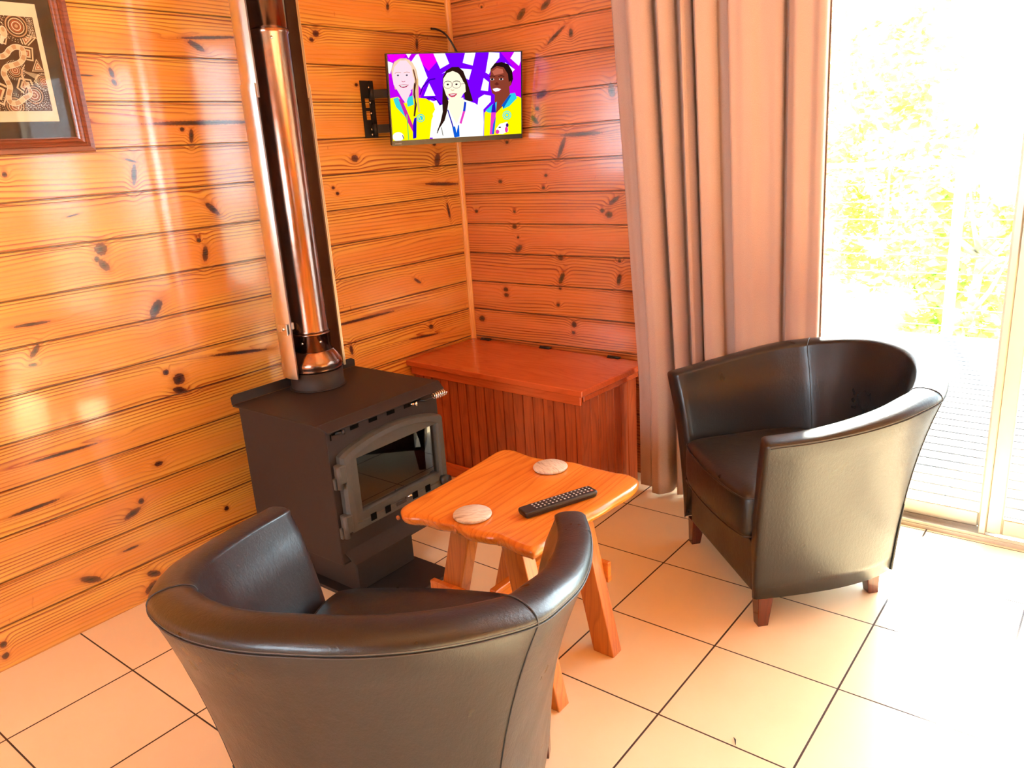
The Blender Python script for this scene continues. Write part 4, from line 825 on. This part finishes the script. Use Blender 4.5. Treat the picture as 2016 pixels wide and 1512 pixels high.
# stone coasters and remote control on the table
def coaster(x, y, label, rot, name_group='stone coasters on the coffee table'):
    m = NT('banded_stone'); p = m.sep(m.obj()); u = m.noise(m.comb(m.math('MULTIPLY', p[0], 12.), m.math('MULTIPLY', p[1], 110.), 0.), 1, 4, .6, .4)
    c = m.ramp(u, [(.32, (.22, .14, .09)), (.42, (.55, .46, .36)), (.52, (.68, .61, .50)), (.60, (.46, .33, .23)), (.66, (.70, .63, .53))]); m.set(color=c, rough=.35); m.bump(u, .15, .0008)
    b = MB(); b.lathe([(.040, .0), (.048, .0015), (.0500, .005), (.0492, .0085), (.0475, .0100), (.0, .0102)], 0, 0, 48, cap1=False); o = b.build('stone_coaster', m.mat); o.location = (x, y, .4802); o.rotation_euler = (0, 0, rot)
    tag(o, label, 'coaster', name_group); return o
coaster(1.203, -1.063, 'round pale stone coaster near the back edge of the table, behind the remote', -.45)
coaster(1.208, -1.413, 'round pale stone coaster at the near edge of the table, left of the remote', .8)
def remote():
    p0 = Vector((1.320, -1.352, 0)); p1 = Vector((1.402, -1.146, 0)); d = (p1 - p0); L = d.length; c = (p0 + p1) / 2
    t = thing('remote_control', 'slim black television remote control with white buttons lying on the table', 'remote control', (c.x, c.y, .4803), math.atan2(d.y, d.x))
    b = MB(); W2 = .0225; n = 10; rs = []
    def sec(w, z, l):
        pts = []
        for sx, sy in ((-1, -1), (1, -1), (1, 1), (-1, 1)):
            for k in range(4):
                a = math.atan2(sy, sx) + (k / 3 - .5) * PI / 2; r = .007; pts.append((sx * (l / 2 - r) + r * math.cos(a), sy * (w / 2 - r) + r * math.sin(a), z))
        return pts
    b.rings([sec(.034, .0, L - .01), sec(.041, .003, L - .004), sec(.045, .011, L), sec(.044, .016, L - .001), sec(.040, .018, L - .006)], True, True, 0, False)
    o = bev(b.build('casing', M_black, t), .0012)
    cw = plain('button_white', (.72, .72, .70), .5, bumps=0); cg = plain('button_grey', (.10, .10, .11), .5, bumps=0); cr = plain('button_red', (.5, .03, .02), .5, bumps=0)
    rows = 15
    for r_ in range(rows):
        for q in range(3):
            x = L / 2 - .014 - r_ * (L - .04) / rows; y = (q - 1) * .0115
            big = r_ in (6, 7)
            b = MB(); w = .0042 if big else .0034
            b.box(x - .0034, x + .0034, y - w, y + w, .0181, .0193, b=.0008); b.box(x - .0016, x + .0016, y - .0018, y + .0018, .0194, .0197, 1)
            b.build('button', [cg, cw] if (r_, q) != (0, 0) else [cr, cw], t)
remote()

# ------------------------------------------------------------------ tub chairs
def tub_chair():
    t = thing('tub_chair', '', 'armchair', (0, 0, 0), 0, 'black leather tub chairs')
    # outer rim line seen from above (x, y, height of stitch line), right half from front to back centre; front = -y
    RIM = [(.371, -.230, .594), (.392, -.12, .604), (.400, 0.0, .618), (.394, .11, .634), (.371, .195, .646), (.337, .267, .655), (.270, .333, .670), (.202, .380, .682), (.135, .410, .690), (.067, .426, .695), (0, .430, .697)]
    BOT = [(.275, -.205, .095), (.280, -.13, .095), (.281, -.04, .095), (.276, .06, .095), (.256, .16, .095), (.222, .240, .095), (.178, .275, .095), (.13, .297, .095), (.087, .309, .095), (.043, .315, .095), (0, .317, .095)]
    rim = spline(RIM, 6); bot = spline(BOT, 6)
    mir = lambda L: [np.array([-p[0], p[1], p[2]]) for p in L]
    rim = rim + mir(rim)[::-1][1:]; bot = bot + mir(bot)[::-1][1:]
    n = len(rim)
    def prof(i, shrink=1.0, fwd=0.0):
        r, q = rim[i], bot[i]
        a, c = rim[max(i - 1, 0)], rim[min(i + 1, n - 1)]; d = np.array([c[0] - a[0], c[1] - a[1]]); d /= np.linalg.norm(d); nr = np.array([d[1], -d[0]])
        if nr @ (r[:2] - np.array([0, -.0])) < 0: nr = -nr
        h = r[2]; pts = []
        for k in range(11):
            tt = k / 10; g = .42 * tt + .58 * tt ** 2.6; xy = q[:2] + (r[:2] - q[:2]) * g; pts.append((xy[0], xy[1], q[2] + (h - q[2]) * tt, 'o'))
        ed = min(1, min(i, n - 1 - i) / 26); ed = ed * ed * (3 - 2 * ed); th = .066 + .016 * ed; cup = .013 + .014 * ed
        cr = r[:2] - nr * th / 2
        for k in range(1, 12):
            an = PI * k / 12; rx = th / 2 + .006 * math.sin(an) ; xy = cr + nr * math.cos(an) * rx; pts.append((xy[0], xy[1], h + .004 * math.sin(an * .5) + cup * math.sin(an) ** .85, 'c'))
        qi = q[:2] - nr * .055; ri = r[:2] - nr * th
        for k in range(8):
            tt = k / 7; xy = ri + (qi - ri) * (tt ** .7) ; pts.append((xy[0], xy[1], h + (.25 - h) * tt, 'i'))
        P = np.array([p[:3] for p in pts])
        if shrink < 1:
            cc = P.mean(axis=0); lo = np.array([cc[0], cc[1], (P[:, 2].min() + P[:, 2].max()) / 2])
            top = P[:, 2].max(); 
            for j in range(len(P)):
                v = P[j] - np.array([cc[0], cc[1], P[j][2]]); P[j][:2] = np.array([cc[0], cc[1]]) + v[:2] * shrink if False else P[j][:2]
            # pull each point inwards horizontally towards the wall's centre plane and the top down
            mid = (q[:2] - nr * .03)
            for j in range(len(P)):
                z = P[j][2]; tz = (z - q[2]) / (h - q[2]); tz = min(1.1, max(0, tz)); base = (q[:2] + (r[:2] - q[:2]) * (.42 * min(tz, 1) + .58 * min(tz, 1) ** 2.6)) - nr * (.0275 + (.030 - .0275) * min(1, tz))
                P[j][:2] = base + (P[j][:2] - base) * shrink; P[j][2] = top - (top - z) if z < h - .05 else z - (1 - shrink) * .02
        P[:, 1] += fwd
        return [tuple(p) for p in P]
    rings = [prof(0, .45, -.014), prof(0, .8, -.0115), prof(0, .94, -.006), ] + [prof(i) for i in range(n)] + [prof(n - 1, .94, -.006), prof(n - 1, .8, -.0115), prof(n - 1, .45, -.014)]
    b = MB(); b.rings(rings, True, True, 0, True)
    sh = b.build('shell', M_leather, t); 
    for p in sh.data.polygons:
        if len(p.vertices) > 6: p.use_smooth = False
    # piping seams: along the rim, up the front edges and across the crest
    def off(i, j, e=.0012):
        r = prof(i)[j]; c = np.array([rim[i][0], rim[i][1]]); v = c / (np.linalg.norm(c) + 1e-9); return (r[0] + v[0] * e, r[1] + v[1] * e, r[2])
    b = MB(); b.tube([off(i, 10, .0008) for i in range(n)], .0016, 6); sm = b.build('rim_seam', M_thread, sh)
    b = MB(); b.tube([(p[0], p[1], p[2] + .0055) for p in [off(i, 10, .0004) for i in range(n)]], .0009, 5); b.build('rim_stitching', plain('grey_thread', (.09, .08, .075), .6, bumps=0), sh)
    ns = 30
    for i in (ns, n - 1 - ns):
        b = MB(); P = prof(i); c = np.array([rim[i][0], rim[i][1]]); v = c / np.linalg.norm(c)
        line = [(p[0] + v[0] * .0008, p[1] + v[1] * .0008, p[2]) for p in P[:11]] + [(p[0], p[1], p[2] + .0008) for p in P[11:22]] + [(p[0] - v[0] * .0008, p[1] - v[1] * .0008, p[2]) for p in P[22:]]
        b.tube(line, .0014, 6); b.build('panel_seam', M_thread, sh)
        b = MB(); line = [(p[0] + v[0] * .0022, p[1] + v[1] * .0022, p[2]) for p in P[:5]]; b.tube(line, [.0045, .0045, .004, .003, .0015], 6); b.build('zip', plain('black_zip', (.01, .01, .01), .5), sh)
    # plinth between the walls and front rail
    b = MB()
    fl = [(.232, -.205), (.236, .05), (.20, .19), (.1, .26), (0, .275), (-.1, .26), (-.20, .19), (-.236, .05), (-.232, -.205)]
    b.rings([[(x, y, .097) for x, y in fl], [(x, y, .255) for x, y in fl]], True, True, 0, False); bev(b.build('front_rail', M_leather, t), .006, 3)
    # seat cushion
    def sc(k, z, ex=0.0):
        pts = []
        for (x, y) in spline([(-.19, -.238), (0, -.252), (.19, -.238), (.234, -.20), (.244, -.1), (.252, .06), (.228, .17), (.13, .265), (0, .285), (-.13, .265), (-.228, .17), (-.252, .06), (-.244, -.1), (-.234, -.20)], 4, closed=True):
            pts.append((x * k, (y + .01) * k - .01 - .0 * ex, z))
        return pts
    b = MB(); b.rings([sc(.90, .258), sc(.975, .262), sc(1.0, .285), sc(1.005, .33), sc(1.0, .368), sc(.985, .388), sc(.95, .400), sc(.8, .410), sc(.55, .415), sc(.25, .417)], True, True, 0, True); cu = b.build('seat_cushion', M_leather, t)
    b = MB(); b.tube(sc(.994, .387) + [sc(.994, .387)[0]], .0028, 6); b.tube(sc(1.004, .272) + [sc(1.004, .272)[0]], .0024, 6); b.build('piping', M_leather, cu)
    for (x, y, sx, sy) in ((.249, -.178, 1, -1), (-.249, -.178, -1, -1), (.172, .205, 1, 1), (-.172, .205, -1, 1)):
        b = MB(); a, c = .023, .0155; dx, dy = sx * .006, sy * .006
        b.rings([[(x + dx + u * c, y + dy + v * c, 0) for u, v in ((-1, -1), (1, -1), (1, 1), (-1, 1))], [(x + u * a, y + v * a, .096) for u, v in ((-1, -1), (1, -1), (1, 1), (-1, 1))]], True, True, 0, False)
        bev(b.build('leg', M_legwood, t), .002)
    return t
def copy_tree(o, parent=None):
    c = o.copy(); COL.objects.link(c); c.parent = parent
    for ch in list(o.children): copy_tree(ch, c)
    return c
c1 = tub_chair(); c1['label'] = 'black leather tub chair by the curtain and glass door, facing the table'
c2 = copy_tree(c1); c2['label'] = 'black leather tub chair in the foreground, seen from behind, facing the stove'
c1.location = (1.667, -.478, 0); c1.rotation_euler = (0, 0, -.748)
c2.location = (1.369, -1.841, 0); c2.rotation_euler = (0, 0, 3.642)

# a dark scrap lying on the tiles
b = MB(); b.tube([(1.849, -1.264, .0015), (1.856, -1.272, .004), (1.862, -1.284, .0015)], [.0008, .0022, .0006], 6)
tag(b.build('leaf_scrap', M_black), 'tiny dark scrap of leaf lying on a pale tile at the bottom right', 'debris')
